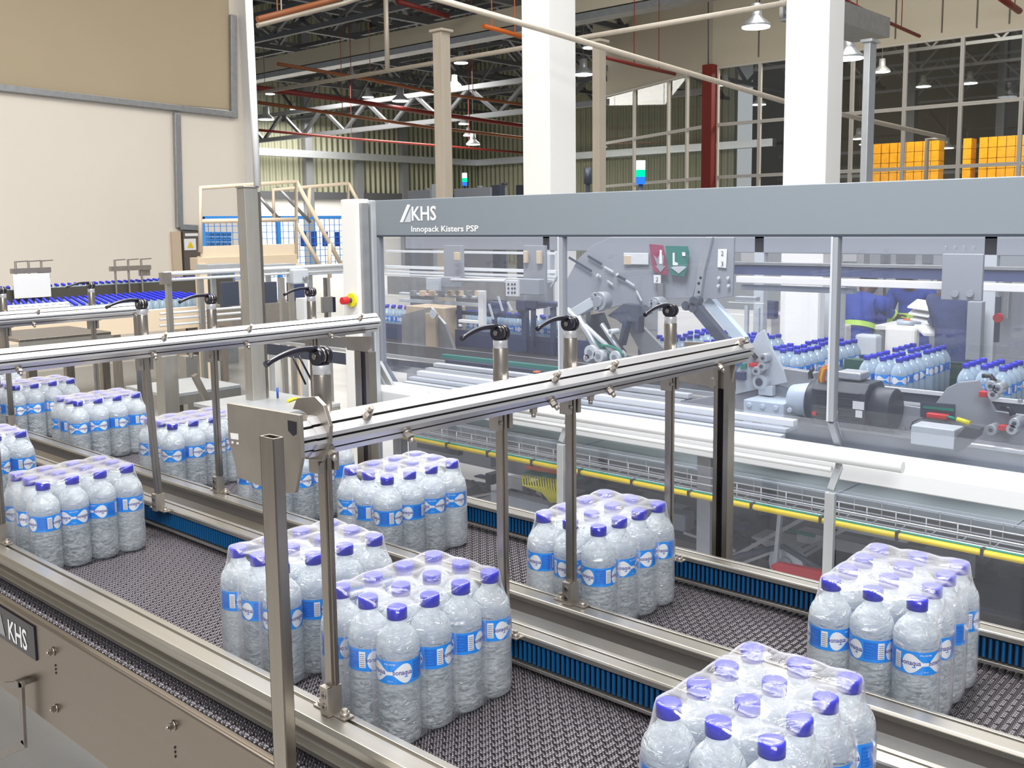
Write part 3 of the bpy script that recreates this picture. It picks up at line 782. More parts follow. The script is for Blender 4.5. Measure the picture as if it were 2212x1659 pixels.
# base frame: white beam, tube handles, lower glazing
b = MB(); b.prism([(3.235, -.125), (3.235, -.065), (3.255, -.042), (3.36, -.036), (3.36, -.125)], 'x', X0m + .0, X1m); part('base_beam', b, M['mframe'], .004)
b = MB(); b.cyl((-3.35, 3.12, -.018), (-1.165, 3.12, -.018), .019, 20); b.cyl((-3.35, 3.12, -.062), (-1.40, 3.12, -.062), .010, 14); part('door_handle_tube', b, M['mframe'])
for u, vt in ((1213, 905), (1797, 1000)):
    x = px(u, vt, Y=3.12).x; b = MB()
    b.bar((x, 3.118, -.14), (x - .006, 3.118, -1.0), .034, .022, up=(0, 1, 0)); b.bar((x, 3.118, -.13), (x + .018, 3.14, -.05), .024, .016, up=(0, 1, 0))
    b.mi = 1; b.cyl((x + .016, 3.14, -.06), (x + .016, 3.14, -.035), .012, 10)
    part('lower_post', b, [M['zinc_light'], M['zinc']], .002)
xs = [X0m + .1, px(1213, 905, Y=3.12).x, px(1797, 1000, Y=3.12).x, X1m]
for i in range(3):
    b = MB(); b.box((xs[i] + .02, 3.125, -1.0), (xs[i + 1] - .02, 3.13, -.13)); part('lower_glass_pane', b, M['glass'])
# tray, wire basket and earth cable
b = MB(); b.box((X0m, 3.42, -.262), (X1m, 4.9, -.255)); b.box((X0m, 3.42, -.262), (X1m, 3.424, -.235)); part('drip_tray', b, M['tray'])
b = MB()
for i in range(7):
    x = X0m + .55 + i * .62; b.bar((x, 3.46, -.252), (x + .02, 4.6, -.252), .004, .004)
for i in range(9): b.box((X0m + .5 + i * .45, 3.9 + (i % 3) * .2, -.254), (X0m + .72 + i * .45, 4.02 + (i % 3) * .2, -.235))
part('tray_fittings', b, M['zinc_light'])
b = MB()
for y, z in ((3.28, -.215), (3.28, -.245), (3.28, -.275), (3.33, -.283), (3.38, -.283), (3.41, -.275), (3.41, -.225)): b.cyl((X0m + .1, y, z), (X1m, y, z), .0028, 6, cap=False)
x = X0m + .12
while x < X1m: b.tube([(x, 3.28, -.215), (x, 3.28, -.283), (x, 3.41, -.283), (x, 3.41, -.225)], .0024, 5); x += .10
part('wire_cable_tray', b, M['zinc_light'])
b = MB(); b.cyl((X0m + .12, 3.265, -.290), (X1m, 3.265, -.290), .0105, 12); b.mi = 1; b.cyl((X0m + .12, 3.277, -.280), (X1m, 3.277, -.280), .006, 8)
b.mi = 2
x = X0m + .3
while x < X1m: b.box((x, 3.250, -.303), (x + .009, 3.29, -.273)); x += .27
part('earth_cable', b, [M['yellow'], M['green'], M['black']], label='yellow and green earth cable with black ties')

def P(name, rects, m, Y, dep=.04, bevel=.002, parent=None, label=None):
    b = MB()
    for r in rects: pbox(b, *r, Y, dep)
    return part(name, b, m, bevel, parent, label)
def PG(name, polys, m, Y, dep=.02, bevel=0, parent=None, label=None):
    b = MB()
    for q in polys: ppoly(b, q, Y, dep)
    return part(name, b, m, bevel, parent, label)
def xb(name, u, v, Y, xa, xb_, h, dep, m, bevel=0, z=None):
    z = px(u, v, Y=Y).z if z is None else z
    b = MB(); b.box((xa, Y, z - h / 2), (xb_, Y + dep, z + h / 2)); return part(name, b, m, bevel)
# rear header and rear frame
xb('rear_header', 1700, 515, 5.0, -5.6, .5, .16, .08, M['mgrey'], .004)
for u in (1180, 1640, 2140):
    x = px(u, 540, Y=5.0).x; b = MB(); b.box((x - .03, 5.0, -1.05), (x + .03, 5.05, .70)); part('rear_post', b, M['mlight'], .003)
b = MB(); b.box((-5.6, 4.98, -.95), (.5, 5.02, -.32)); part('rear_base_panel', b, M['mgrey'], .004)
for x in (-3.8, -2.0, -.3):
    for y in (3.3, 4.95):
        b = MB(); b.box((x - .03, y, -1.05), (x + .03, y + .05, -.13)); part('machine_leg', b, M['zinc'], .003)
# inner conveyor
b = MB(); b.box((-5.8, 3.90, -.010), (.4, 4.70, -.002)); part('inner_belt', b, M['rubber'])
b = MB()
for y in (3.885, 4.28, 4.70): b.box((-5.8, y, -.02), (.4, y + .018, -.001))
part('belt_strips', b, M['zinc_light'])
b = MB(); b.box((-5.8, 3.88, -.10), (.4, 3.90, -.03)); b.box((-5.8, 4.70, -.10), (.4, 4.72, -.01)); part('belt_frame', b, M['mdark'])
for y in (3.86, 3.82):
    b = MB(); b.cyl((-2.4, y, -.03 - (3.86 - y)), (.4, y, -.03 - (3.86 - y)), .011, 12); part('guide_rod', b, M['alu'])
# side plates of the infeed
PG('side_plate', [[(1470, 868), (1590, 846), (1690, 822), (1790, 852), (2012, 884), (2045, 838), (2070, 826), (2112, 822), (2150, 888), (2230, 900), (2230, 1040), (1900, 1000), (1470, 935)]], M['mgrey'], 3.84, .02, .003)
PG('bracket_plate', [[(1588, 852), (1592, 800), (1612, 774), (1634, 722), (1650, 712), (1662, 745), (1692, 800), (1700, 826)]], M['mlight'], 3.82, .015, .002)
PG('bracket_plate', [[(1660, 790), (1705, 798), (1760, 806), (1765, 848), (1700, 838), (1662, 826)]], M['zinc'], 3.83, .05, .002)
b = MB()
for u, v in ((1697, 823), (1716, 850), (1718, 862), (1728, 866), (1936, 850), (1500, 880), (1540, 880), (1585, 865), (1953, 925), (2205, 866), (1455, 840), (1470, 880)):
    p = px(u, v, Y=3.84); b.cyl((p.x, 3.84, p.z), (p.x, 3.828, p.z), .008, 10)
part('screws', b, M['zinc'])
# window opening with belt behind, sensor and cables
PG('access_opening', [[(1988, 868), (2063, 874), (2063, 908), (1988, 900)]], M['mdark'], 3.835, .003)
PG('green_belt', [[(1994, 877), (2060, 883), (2060, 889), (1994, 882)]], M['green'], 3.832, .003)
P('safety_sensor', [(2000, 892, 2046, 908)], M['red'], 3.80, .03, .004)
b = MB(); q = [px(2046, 900, Y=3.8), px(2068, 906, Y=3.8), px(2096, 915, Y=3.79)]; b.tube(q[:2], .006, 8); b.mi = 1; b.tube(q[1:], .010, 8); part('sensor_cable', b, [M['green'], M['yellowg']])
b = MB(); b.tube([px(2000, 903, Y=3.8), px(1985, 905, Y=3.79), px(1972, 912, Y=3.78), px(1966, 926, Y=3.78)], .003, 6); b.tube([px(2040, 908, Y=3.8), px(2056, 915, Y=3.79), px(2068, 926, Y=3.78)], .003, 6); part('black_cable', b, M['black'])
P('terminal_box', [(1968, 918, 2060, 972)], M['mlight'], 3.66, .10, .004)
PG('cover_box', [[(2060, 972), (2062, 950), (2085, 922), (2115, 928), (2110, 945), (2068, 978)]], M['motor'], 3.66, .06)
for u0, v0, u1, v1 in ((1617, 784, 1641, 795), (2114, 845, 2138, 860), (2156, 918, 2180, 933)):
    P('red_latch', [(u0, v0, u1, v1)], M['red'], 3.79, .03, .003)
for u, v in ((1652, 790), (1655, 772), (1640, 800), (2150, 850), (2160, 838), (2145, 832), (2190, 925), (2196, 912), (2146, 926)):
    p = px(u, v, Y=3.80); b = MB(); b.cyl((p.x, 3.77, p.z), (p.x, 3.84, p.z), .019, 14); b.mi = 1; b.cyl((p.x, 3.765, p.z), (p.x, 3.77, p.z), .008, 10); part('valve', b, [M['zinc_light'], M['mdark']], .002)
for q in (((2122, 812), (2140, 812), (2148, 825)), ((2162, 880), (2182, 884), (2188, 897)), ((1606, 757), (1625, 762), (1634, 775)), ((1757, 795), (1750, 806), (1752, 818))):
    b = MB(); b.tube([px(u, v, Y=3.80) for u, v in q], [.008, .009, .012], 8); part('black_lever', b, M['black'])
PG('green_pad', [[(1597, 757), (1610, 756), (1610, 772), (1598, 774)], [(1599, 787), (1611, 786), (1611, 797), (1599, 798)]], M['green'], 3.80, .01)
P('clear_guard', [(1588, 803, 1608, 822)], M['navy'], 3.80, .02)
b = MB(); p = px(1645, 824, Y=3.80); b.cyl((p.x, 3.78, p.z), (p.x, 3.84, p.z), .032, 20); b.mi = 1; b.cyl((p.x, 3.775, p.z), (p.x, 3.78, p.z), .017, 16); b.mi = 0
pbox(b, 1638, 832, 1668, 856, 3.79, .03); part('bearing_block', b, [M['mlight'], M['mdark']], .002)
# servo motor and gearbox
a = px(1745, 915, Y=3.68); c = px(1900, 915, Y=3.68); zt = px(1800, 824, Y=3.68).z; zm = (a.z + zt) / 2
b = MB(); r = (zt - a.z) / 2
b.prism([(3.66, a.z + .02), (3.69, a.z), (3.84, a.z), (3.86, a.z + .02), (3.86, zt - .04), (3.82, zt), (3.70, zt), (3.66, zt - .035)], 'x', a.x + .02, c.x - .05)
for k in range(6): b.box((a.x + .04, 3.652, a.z + .03 + k * .022), (c.x - .07, 3.662, a.z + .037 + k * .022))
b.cyl((c.x - .05, 3.76, zm - .01), (c.x + .03, 3.76, zm - .01), r * .92, 20); b.cyl((a.x - .02, 3.76, zm - .01), (a.x + .02, 3.76, zm - .01), r * .95, 20)
mo = part('servo_motor', b, M['motor'], .004)
b = MB(); pbox(b, 1842, 866, 1866, 886, 3.650, .003); pbox(b, 1848, 886, 1862, 903, 3.650, .003); part('rating_plate', b, M['paper'], 0, mo)
b = MB(); p = px(1758, 893, Y=3.650); b.cyl((p.x, 3.65, p.z), (p.x, 3.655, p.z), .009, 12); b.mi = 1; p = px(1807, 890, Y=3.65); b.cyl((p.x, 3.65, p.z), (p.x, 3.655, p.z), .005, 12); part('dots', b, [M['red'], M['yellow']], 0, mo)
P('motor_terminal_box', [(1805, 802, 1858, 824)], M['zinc_light'], 3.72, .10, .006)
b = MB(); a2 = px(1605, 925, Y=3.68); zt2_ = px(1650, 868, Y=3.68).z
zc_ = (a2.z + zt2_) / 2
b.cyl((px(1690, 900, Y=3.68).x, 3.76, zm - .01), (a.x - .01, 3.76, zm - .01), r * .62, 18, r1=r * .85)
b.box((a2.x, 3.68, a2.z), (px(1692, 900, Y=3.68).x, 3.84, zt2_)); b.cyl((a2.x + .07, 3.67, a2.z + .02), (a2.x + .07, 3.68, a2.z + .02), .038, 22)
b.mi = 1; b.cyl((a2.x + .07, 3.665, a2.z + .02), (a2.x + .07, 3.671, a2.z + .02), .027, 22); b.mi = 0
for k in range(4): b.cyl((a2.x + .03 + k * .06, 3.67, zt2_ - .02), (a2.x + .03 + k * .06, 3.68, zt2_ - .02), .011, 10)
part('gearbox', b, [M['gear'], M['mgrey']], .006)
b = MB()
for k in range(3):
    o_ = k * .012
    b.mi = (0, 1, 0)[k]; b.tube([px(1772 + k * 4, 842, Y=3.70), px(1770 + k * 4, 815, Y=3.69), px(1774 + k * 4, 798, Y=3.69), px(1790, 789 + k * 3, Y=3.70), px(1812, 790 + k * 3, Y=3.72)], .007, 8)
part('power_cables', b, [M['orange'], M['yellowg']])
# overhead brush beam and rails
xb('brush_beam', 1700, 585, 4.35, px(1583, 585, Y=4.35).x, .4, .045, .05, M['navy'], .002)
xb('brush_cap', 1700, 571, 4.34, px(1583, 585, Y=4.35).x, .4, .012, .06, M['zinc'])
xb('white_rail', 1700, 607, 4.30, px(1590, 585, Y=4.3).x, .4, .032, .06, M['paint_white'], .003)
xb('under_rail', 1700, 624, 4.34, px(1590, 585, Y=4.3).x, px(1700, 585, Y=4.3).x + .3, .025, .05, M['mlight'], .003)
bp = P('cover_plate', [(2036, 548, 2120, 651)], M['mgrey'], 4.12, .02, .003)
b = MB()
for u in (2064, 2096): p = px(u, 634, Y=4.12); b.cyl((p.x, 4.12, p.z), (p.x, 4.108, p.z), .014, 16)
for u in (2040, 2060, 2080, 2100): p = px(u, 542, Y=4.12); b.cyl((p.x, 4.13, p.z + .01), (p.x, 4.12, p.z + .01), .009, 10)
part('screws', b, M['zinc_light'], 0, bp)
P('support_column', [(2090, 651, 2116, 780)], M['mgrey'], 4.9, .05, .003)
P('red_tip_gauge', [(2150, 640, 2156, 740)], M['mdark'], 4.6, .02)
b = MB(); p = px(2158, 686, Y=4.58); b.cyl((p.x, 4.58, p.z), (p.x, 4.56, p.z), .02, 14); part('red_knob', b, M['red'])
# big cover plates with arrow signs
PG('swing_guard', [[(1214, 640), (1226, 600), (1248, 560), (1280, 530), (1320, 512), (1530, 512), (1512, 580), (1495, 644), (1440, 646), (1395, 672), (1340, 660), (1310, 668), (1214, 668)]], M['mgrey'], 3.96, .012, .002)
PG('swing_guard', [[(1530, 512), (1586, 512), (1582, 640), (1540, 646), (1497, 642), (1512, 585)]], M['mgrey'], 3.94, .012, .002)
PG('hinge_bar', [[(1524, 512), (1538, 512), (1520, 585), (1512, 645), (1498, 645), (1508, 580)]], M['zinc_light'], 3.92, .02, .002)
b = MB()
for q in (((1229, 556), (1278, 586)), ((1270, 553), (1300, 571)), ((1332, 595), (1352, 605)),):
    b.bar(px(*q[0], Y=3.945), px(*q[1], Y=3.945), .012, .004, up=(0, 1, 0))
b.mi = 1
for q in (((1305, 576), (1325, 587)), ((1290, 592), (1298, 598)), ((1352, 605), (1371, 617)), ((1375, 628), (1386, 650)), ((1312, 606), (1324, 615))):
    b.bar(px(*q[0], Y=3.945), px(*q[1], Y=3.945), .008, .004, up=(0, 1, 0))
for u, v in ((1516, 600), (1512, 612), (1512, 631), (1553, 617), (1575, 617), (1554, 600), (1574, 600), (1335, 593), (1292, 595)): p = px(u, v, Y=3.93); b.cyl((p.x, 3.93, p.z), (p.x, 3.92, p.z), .007, 10)
part('slots_and_screws', b, [M['mdark'], M['mframe']])
M['sign_red'] = mat('sign_red', (.30, .05, .10), .5); M['sign_green'] = mat('sign_green', (.02, .18, .15), .5)
sg = PG('arrow_sign', [[(1402, 527), (1432, 530), (1443, 594), (1426, 592), (1410, 583)]], M['sign_red'], 3.93, .004, label='dark red arrow sign')
PG('arrow', [[(1412, 552), (1420, 560), (1424, 551), (1434, 552), (1432, 575), (1438, 574), (1427, 588), (1415, 574), (1420, 574)]], M['mgrey'], 3.926, .003, parent=sg)
PG('bar_mark', [[(1425, 540), (1429, 540), (1430, 570), (1424, 570)]], M['paper'], 3.924, .003, parent=sg)
sg = PG('arrow_sign', [[(1437, 531), (1485, 532), (1488, 545), (1484, 582), (1478, 597), (1448, 593)]], M['sign_green'], 3.93, .004, label='dark green arrow sign')
PG('arrow', [[(1455, 575), (1478, 575), (1482, 578), (1466, 591), (1449, 578)]], M['mlight'], 3.926, .003, parent=sg)
PG('bar_mark', [[(1453, 546), (1457, 546), (1457, 566), (1464, 568), (1464, 573), (1453, 573)], [(1473, 545), (1480, 545), (1480, 553), (1474, 553)]], M['paper'], 3.924, .003, parent=sg)
sg = PG('number_plate', [[(1551, 538), (1570, 538), (1568, 579), (1550, 577)]], M['paper'], 3.93, .004)
b = MB(); p = px(1560, 558, Y=3.927); put_text(b, '2', (p.x, 3.927, p.z + .012), (1, 0, 0), (0, 0, 1), .030, center=True); put_text(b, '3', (p.x, 3.927, p.z - .035), (1, 0, 0), (0, 0, 1), .030, center=True); part('numeral', b, M['mdark'], 0, sg)
sg = PG('number_plate', [[(1412, 594), (1427, 594), (1427, 612), (1412, 611)]], M['paper'], 3.93, .004)
b = MB(); p = px(1419, 608, Y=3.927); put_text(b, '2', (p.x, 3.927, p.z), (1, 0, 0), (0, 0, 1), .028, center=True); part('numeral', b, M['mdark'], 0, sg)
P('arm', [(1420, 612, 1431, 650)], M['zinc'], 3.93, .02); P('label_window', [(1347, 546, 1400, 572)], M['mframe'], 3.945, .006)
P('label_window', [(1347, 552, 1362, 572)], M['beige'], 3.942, .006)
# actuator, rods and black carriage
b = MB(); b.bar(px(1232, 683, Y=3.86), px(1288, 650, Y=3.86), .05, .05, up=(0, 1, 0)); part('actuator_body', b, M['mlight'], .004)
for u, v, r_ in ((1300, 650, .045), (1290, 640, .02), (1296, 665, .018), (1422, 655, .03), (1416, 655, .02), (1432, 662, .02)):
    p = px(u, v, Y=3.87); b = MB(); b.cyl((p.x, 3.84, p.z), (p.x, 3.90, p.z), r_, 20); b.mi = 1; b.cyl((p.x, 3.83, p.z), (p.x, 3.84, p.z), r_ * .6, 18); part('pulley', b, [M['zinc_light'], M['mgrey']], .002)
for q, r_, m in ((((1226, 668), (1345, 778)), .012, 'mframe'), (((1240, 680), (1320, 775)), .006, 'green'), (((1250, 685), (1300, 770)), .02, 'zinc_light'), (((1300, 700), (1345, 768)), .012, 'zinc_light')):
    b = MB(); b.cyl(px(*q[0], Y=3.84), px(*q[1], Y=3.84), r_, 10); part('push_rod', b, M[m])
b = MB(); b.tube([px(1298, 746, Y=3.82), px(1320, 748, Y=3.82), px(1338, 758, Y=3.82), px(1347, 770, Y=3.82)], .006, 8); part('green_hose', b, M['green'])
for u, v, r_ in ((1282, 760, .035), (1300, 768, .03), (1275, 772, .02), (1335, 770, .03), (1326, 716, .014)):
    p = px(u, v, Y=3.83); b = MB(); b.cyl((p.x, 3.80, p.z), (p.x, 3.86, p.z), r_, 16); b.mi = 1; b.cyl((p.x, 3.795, p.z), (p.x, 3.80, p.z), r_ * .45, 12); part('joint', b, [M['mframe'], M['mgrey']], .002)
PG('black_carriage', [[(1312, 682), (1346, 656), (1384, 660), (1398, 678), (1380, 686), (1378, 720), (1372, 720), (1370, 696), (1354, 694), (1348, 716), (1340, 748), (1334, 746), (1344, 700), (1330, 690)]], M['mdark'], 3.90, .05, .002)
PG('hinge_arm', [[(1276, 680), (1298, 676), (1312, 712), (1345, 760), (1345, 790), (1320, 790), (1300, 740), (1270, 700)]], M['motor'], 3.92, .03)
PG('chute_side', [[(1350, 700), (1372, 690), (1440, 760), (1460, 790), (1400, 790)]], M['zinc'], 3.95, .02)
b = MB(); b.bar(px(1497, 655, Y=3.88), px(1572, 745, Y=3.88), .045, .04, up=(0, 1, 0)); part('inclined_belt', b, M['mdark'], .002)
b = MB(); b.bar(px(1530, 648, Y=3.98), px(1606, 736, Y=3.98), .050, .04, up=(0, 1, 0)); part('inclined_slide', b, M['gear'], .002)
b = MB(); b.bar(px(1550, 660, Y=4.02), px(1618, 738, Y=4.02), .008, .01, up=(0, 1, 0)); part('inclined_rail', b, M['mdark'], .0)
b = MB()
for u, v in ((1503, 650), (1486, 660), (1500, 664)): p = px(u, v, Y=3.87); b.cyl((p.x, 3.85, p.z), (p.x, 3.9, p.z), .022, 12)
part('bearing', b, M['mdark'])
P('support_rod', [(1608, 660, 1614, 735), (1632, 665, 1638, 735)], M['mlight'], 4.75, .02); P('cross_rod', [(1572, 652, 1648, 657)], M['mframe'], 4.75, .02)
P('support_block', [(1588, 640, 1632, 652)], M['zinc_light'], 4.76, .05, .003)
# left bay: folding station seen through the first pane
P('upper_plate', [(958, 530, 999, 612)], M['mgrey'], 4.25, .02, .002); P('upper_plate', [(1130, 530, 1178, 652)], M['mgrey'], 4.20, .02, .002)
P('hinge_block', [(1130, 542, 1137, 568), (1158, 542, 1167, 570), (980, 545, 990, 562)], M['beige'], 4.17, .02)
P('rear_shelf', [(836, 596, 1185, 655)], M['zinc'], 4.80, .05, .002)
for v, h, Y_ in ((583, .018, 4.4), (546, .014, 4.4), (594, .014, 4.38), (601, .010, 4.3)):
    xb('cross_rail', 1060, v, Y_, px(832, v, Y=Y_).x, px(1200, v, Y=Y_).x, h, .03, M['mframe'], .001)
P('bearing_plate', [(1092, 605, 1119, 641)], M['mframe'], 4.0, .015, .002)
b = MB()
for u in (1098, 1106, 1112):
    for v in (614, 623, 632): p = px(u, v, Y=3.998); b.cyl((p.x, 4.0, p.z), (p.x, 3.996, p.z), .006, 8)
part('plate_holes', b, M['mdark'])
P('slide_block', [(920, 600, 946, 628)], M['mlight'], 4.05, .03, .002); P('slide_block', [(948, 598, 984, 622), (1120, 602, 1164, 638)], M['mgrey'], 4.08, .05, .004)
b = MB(); b.cyl(px(975, 605, Y=4.03), px(1092, 607, Y=4.03), .010, 12); part('slide_shaft', b, M['mframe'])
P('carton_magazine', [(876, 660, 962, 770)], M['beige'], 4.35, .19, .004)
PG('folding_plate', [[(868, 680), (930, 664), (960, 700), (986, 768), (868, 772)]], M['zinc'], 4.3, .02)
P('carton', [(918, 676, 942, 756)], M['beige'], 4.28, .03)
b = MB(); p = px(935, 678, Y=4.1); b.cyl((p.x, 4.1, p.z), (p.x, 4.11, p.z), .028, 24); part('round_mirror', b, M['mlight'])
P('folder_rail', [(862, 636, 1036, 641), (862, 652, 1040, 656)], M['mlight'], 4.15, .03, .002)
for k in range(8): P('clamp', [(885 + k * 20, 628, 894 + k * 20, 640)], M['beige'] if k % 3 else M['zinc'], 4.13, .03, .001)
P('folder_frame', [(1032, 628, 1044, 706), (990, 690, 1032, 700), (990, 700, 996, 706)], M['paint_white'], 4.1, .03, .002)
for q in ((1048, 652, 1072, 680), (1113, 648, 1134, 672), (1134, 648, 1160, 668), (1160, 652, 1200, 664)): P('drive_block', [q], M['navy'], 4.4, .10, .008)
for q in ((1062, 680, 1068, 722), (1126, 668, 1137, 760), (1146, 668, 1152, 752), (1188, 664, 1196, 770), (986, 656, 992, 710)): P('stand_rod', [q], M['navy'], 4.42, .03, .002)
P('tie_bar', [(950, 676, 1126, 680)], M['navy'], 4.45, .02)
b = MB()
for q in (((1056, 656), (1066, 690)), ((1076, 640), (1086, 672)), ((1096, 652), (1106, 672)), ((1190, 620), (1208, 590))): b.bar(px(*q[0], Y=4.3), px(*q[1], Y=4.3), .010, .01, up=(0, 1, 0))
part('bright_strips', b, M['mlight'])
xb('teal_rail', 1080, 784, 3.72, -3.9, px(1215, 790, Y=3.72).x, .022, .03, M['sign_green'], .002)
b = MB(); b.box((-5.6, 4.44, -.02), (px(1300, 790, Y=4.4).x, 4.46, .10)); b.box((-3.9, 3.75, -.09), (px(1215, 790, Y=3.75).x, 3.78, .03)); part('infeed_side', b, M['navy'])  # rear navy board added for the dark reflection in the first pane
for i, (v, Y_, m, h) in enumerate(((800, 3.66, 'mframe', .02), (812, 3.60, 'zinc_light', .015), (824, 3.54, 'mframe', .025), (838, 3.48, 'mgrey', .015), (850, 3.44, 'mframe', .015))):
    xb('base_rail', 1030, v, Y_, -3.9, -1.75 if i > 1 else -2.3, h, .04, M[m], .002, z=None)
P('indicator', [(1150, 802, 1160, 806)], M['orange'], 3.5, .03, .003)
b = MB(); b.mi = 0; ppoly(b, [(806, 782), (818, 780), (852, 842), (836, 842)], 3.28, .02); part('corner_brace', b, M['zinc'])
b = MB(); ppoly(b, [(798, 780), (806, 782), (836, 842), (822, 900), (800, 900)], 3.27, .03); part('corner_plate', b, M['mgrey'])
# below the beam
tb = P('terminal_strip', [(1134, 1004, 1168, 1020), (1168, 1008, 1204, 1026), (1204, 1012, 1240, 1032)], M['terracotta'], 3.45, .06, .002)
P('green_terminals', [(1130, 1020, 1170, 1030), (1170, 1024, 1206, 1036), (1206, 1028, 1240, 1040)], M['green'], 3.43, .06, .002, tb)
b = MB()
rw = random.Random(3)
for k in range(20):
    u = 1128 + k * 5.6; b.tube([px(u, 1026 + k * .7, Y=3.41), px(u + 2, 1048 + k * .6, Y=3.39), px(1160 + k * 2.4 + 10, 1062 + k, Y=3.43), px(1190 + k * 1.4, 1085, Y=3.46)], .0042, 6)
part('yellow_wires', b, M['yellowg'], 0, tb)
b = MB()
for k in range(14): b.tube([px(1168 + k * 4, 1056, Y=3.46), px(1175 + k * 3.4, 1078, Y=3.46), px(1230 + k * 2, 1082 + k, Y=3.48), px(1290, 1060 + k * 2, Y=3.52)], .005, 6)
part('black_wires', b, M['black'], 0, tb)
for r_ in ((1238, 1020, 1262, 1050, 3.66, 'motor'), (900, 955, 990, 985, 3.8, 'motor'), (1000, 975, 1060, 1010, 3.8, 'mgrey'), (1262, 1040, 1345, 1052, 3.7, 'motor'), (1638, 1096, 1708, 1126, 3.9, 'mdark'), (1440, 1105, 1480, 1150, 3.8, 'mgrey'), (1480, 1120, 1610, 1140, 3.9, 'navy'),
           (1060, 1085, 1185, 1091, 3.7, 'mlight'), (1720, 1170, 1980, 1200, 4.0, 'zinc'), (1985, 1190, 2090, 1262, 3.6, 'zinc_light'), (1790, 1140, 1960, 1152, 4.0, 'mframe')):
    P('under_frame_box', [r_[:4]], M[r_[5]], r_[4], .08, .003)
rc = random.Random(11)
for k in range(34):
    u = (880 + k * 24) if k < 30 else (1990 + (k - 30) * 55); v = rc.uniform(968, 1010) + (u - 880) * .17 + rc.uniform(10, 60)
    w_, h_ = rc.uniform(14, 60), rc.uniform(8, 34); Yk = rc.uniform(3.75, 4.6)
    P('under_frame_box', [(u, v, u + w_, v + h_)], M[rc.choice(['motor', 'motor', 'mdark', 'navy', 'mgrey', 'zinc_light'])], Yk, rc.uniform(.04, .2), .003)
b = MB()
for k in range(10):
    u = 900 + k * 120; v = 1000 + (u - 880) * .2 + rc.uniform(0, 40); b.tube([px(u, v, Y=3.9), px(u + 40, v + 24, Y=3.85), px(u + 90, v + 20, Y=3.9), px(u + 120, v + 34, Y=4.0)], .009, 6)
part('loose_cables', b, M['black'])
PG('red_lever_bar', [[(1664, 1222), (1676, 1216), (1792, 1238), (1792, 1262), (1676, 1244)]], M['red'], 3.42, .03, .002)
b = MB()
for q, w2 in ((((1478, 1150), (1590, 1190)), .012), (((1560, 1215), (1740, 1118)), .016), (((1580, 1225), (1690, 1185)), .012), (((1730, 1192), (1830, 1140)), .016), (((1740, 1200), (1800, 1165)), .014), (((1400, 1170), (1530, 1195)), .014), (((1010, 1075), (1100, 1060)), .012), (((1330, 1250), (1440, 1190)), .012)):
    b.bar(px(*q[0], Y=3.75), px(*q[1], Y=3.75), w2, .012, up=(0, 1, 0))
part('scissor_braces', b, M['zinc'])
b = MB(); b.bar(px(1686, 1110, Y=3.56), px(1672, 1255, Y=3.56), .016, .02, up=(0, 1, 0)); part('vertical_brace', b, M['zinc_light'])
b = MB(); p = px(1702, 1216, Y=3.62); b.cyl((p.x, 3.60, p.z), (p.x, 3.64, p.z), .075, 24); b.mi = 1; b.cyl((p.x, 3.59, p.z), (p.x, 3.60, p.z), .03, 18); part('chain_wheel', b, [M['zinc_light'], M['mgrey']], .002)
b = MB(); b.tube([px(1480, 1245, Y=3.58), px(1600, 1200, Y=3.58), px(1690, 1180, Y=3.58), px(1790, 1240, Y=3.58)], .012, 8); part('drive_chain', b, M['mdark'])
b = MB(); b.tube([px(1505, 1118, Y=3.6), px(1525, 1124, Y=3.6)], .010, 8); b.mi = 1; b.tube([px(1525, 1124, Y=3.6), px(1550, 1136, Y=3.6)], .011, 8); b.mi = 0; b.tube([px(1690, 1142, Y=3.8), px(1760, 1158, Y=3.8)], .008, 8); part('plug_cable', b, [M['green'], M['yellowg']])

b = MB(); b.box((X0m + .1, 4.1, -.80), (X1m, 4.9, -.78)); part('dark_sheet', b, M['motor'])  # dark sheet added to darken the floor seen under the machine
b = MB()
for k in range(9): b.box((-3.6 + k * .45, 4.15 + (k % 3) * .2, -.779), (-3.35 + k * .45, 4.3 + (k % 3) * .2, -.72))
part('dark_sheet_fittings', b, M['zinc'])
# bottles on the inner belt, not wrapped yet
G = 'unwrapped bottles on the inner belt of the packing machine'
for x, y, nx, ny, lab in (
    (-1.531, 4.02, 3, 4, 'unwrapped water bottle of the front block right of the servo motor, behind glass'),
    (-1.537, 4.34, 3, 4, 'unwrapped water bottle of the block close behind the front block, behind glass'),
    (-1.975, 4.02, 3, 4, 'unwrapped water bottle above the grey bearing block, left of the glass door post'),
    (-1.945, 4.34, 3, 4, 'unwrapped water bottle behind the orange cable, partly behind the glass door post'),
    (-1.138, 4.02, 3, 4, 'unwrapped water bottle above the red latch farthest right, behind glass'),
    (-2.330, 4.08, 3, 4, 'unwrapped water bottle under the inclined belt, behind the tip of the nearest beam'),
    (-2.330, 4.40, 3, 3, 'unwrapped water bottle at the lower end of the inclined slide, behind glass'),
    (-2.640, 4.08, 3, 4, 'unwrapped water bottle behind the black carriage, behind glass'),
    (-2.620, 4.40, 3, 3, 'unwrapped water bottle right of the last clamp lever, behind glass')):
    for i in range(nx):
        for j in range(ny):
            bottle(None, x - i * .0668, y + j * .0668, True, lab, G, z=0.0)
for i in range(26):  # bottle rows added for the dark blue reflection in the pane
    for j in range(2): bottle(None, -5.5 + i * .069, 4.598 + j * .0668, True, 'bottle of the long double row added as reflection in the first glass pane', 'bottles added as a reflection in the first glass pane')
b = MB(); b.box((-2.20, 3.905, -.02), (.4, 3.915, .088)); b.mi = 1; b.box((-2.20, 3.90, .088), (.4, 3.92, .102)); b.box((-2.20, 3.90, .040), (.4, 3.905, .052))
part('side_board', b, [M['mdark'], M['mframe']], 0)
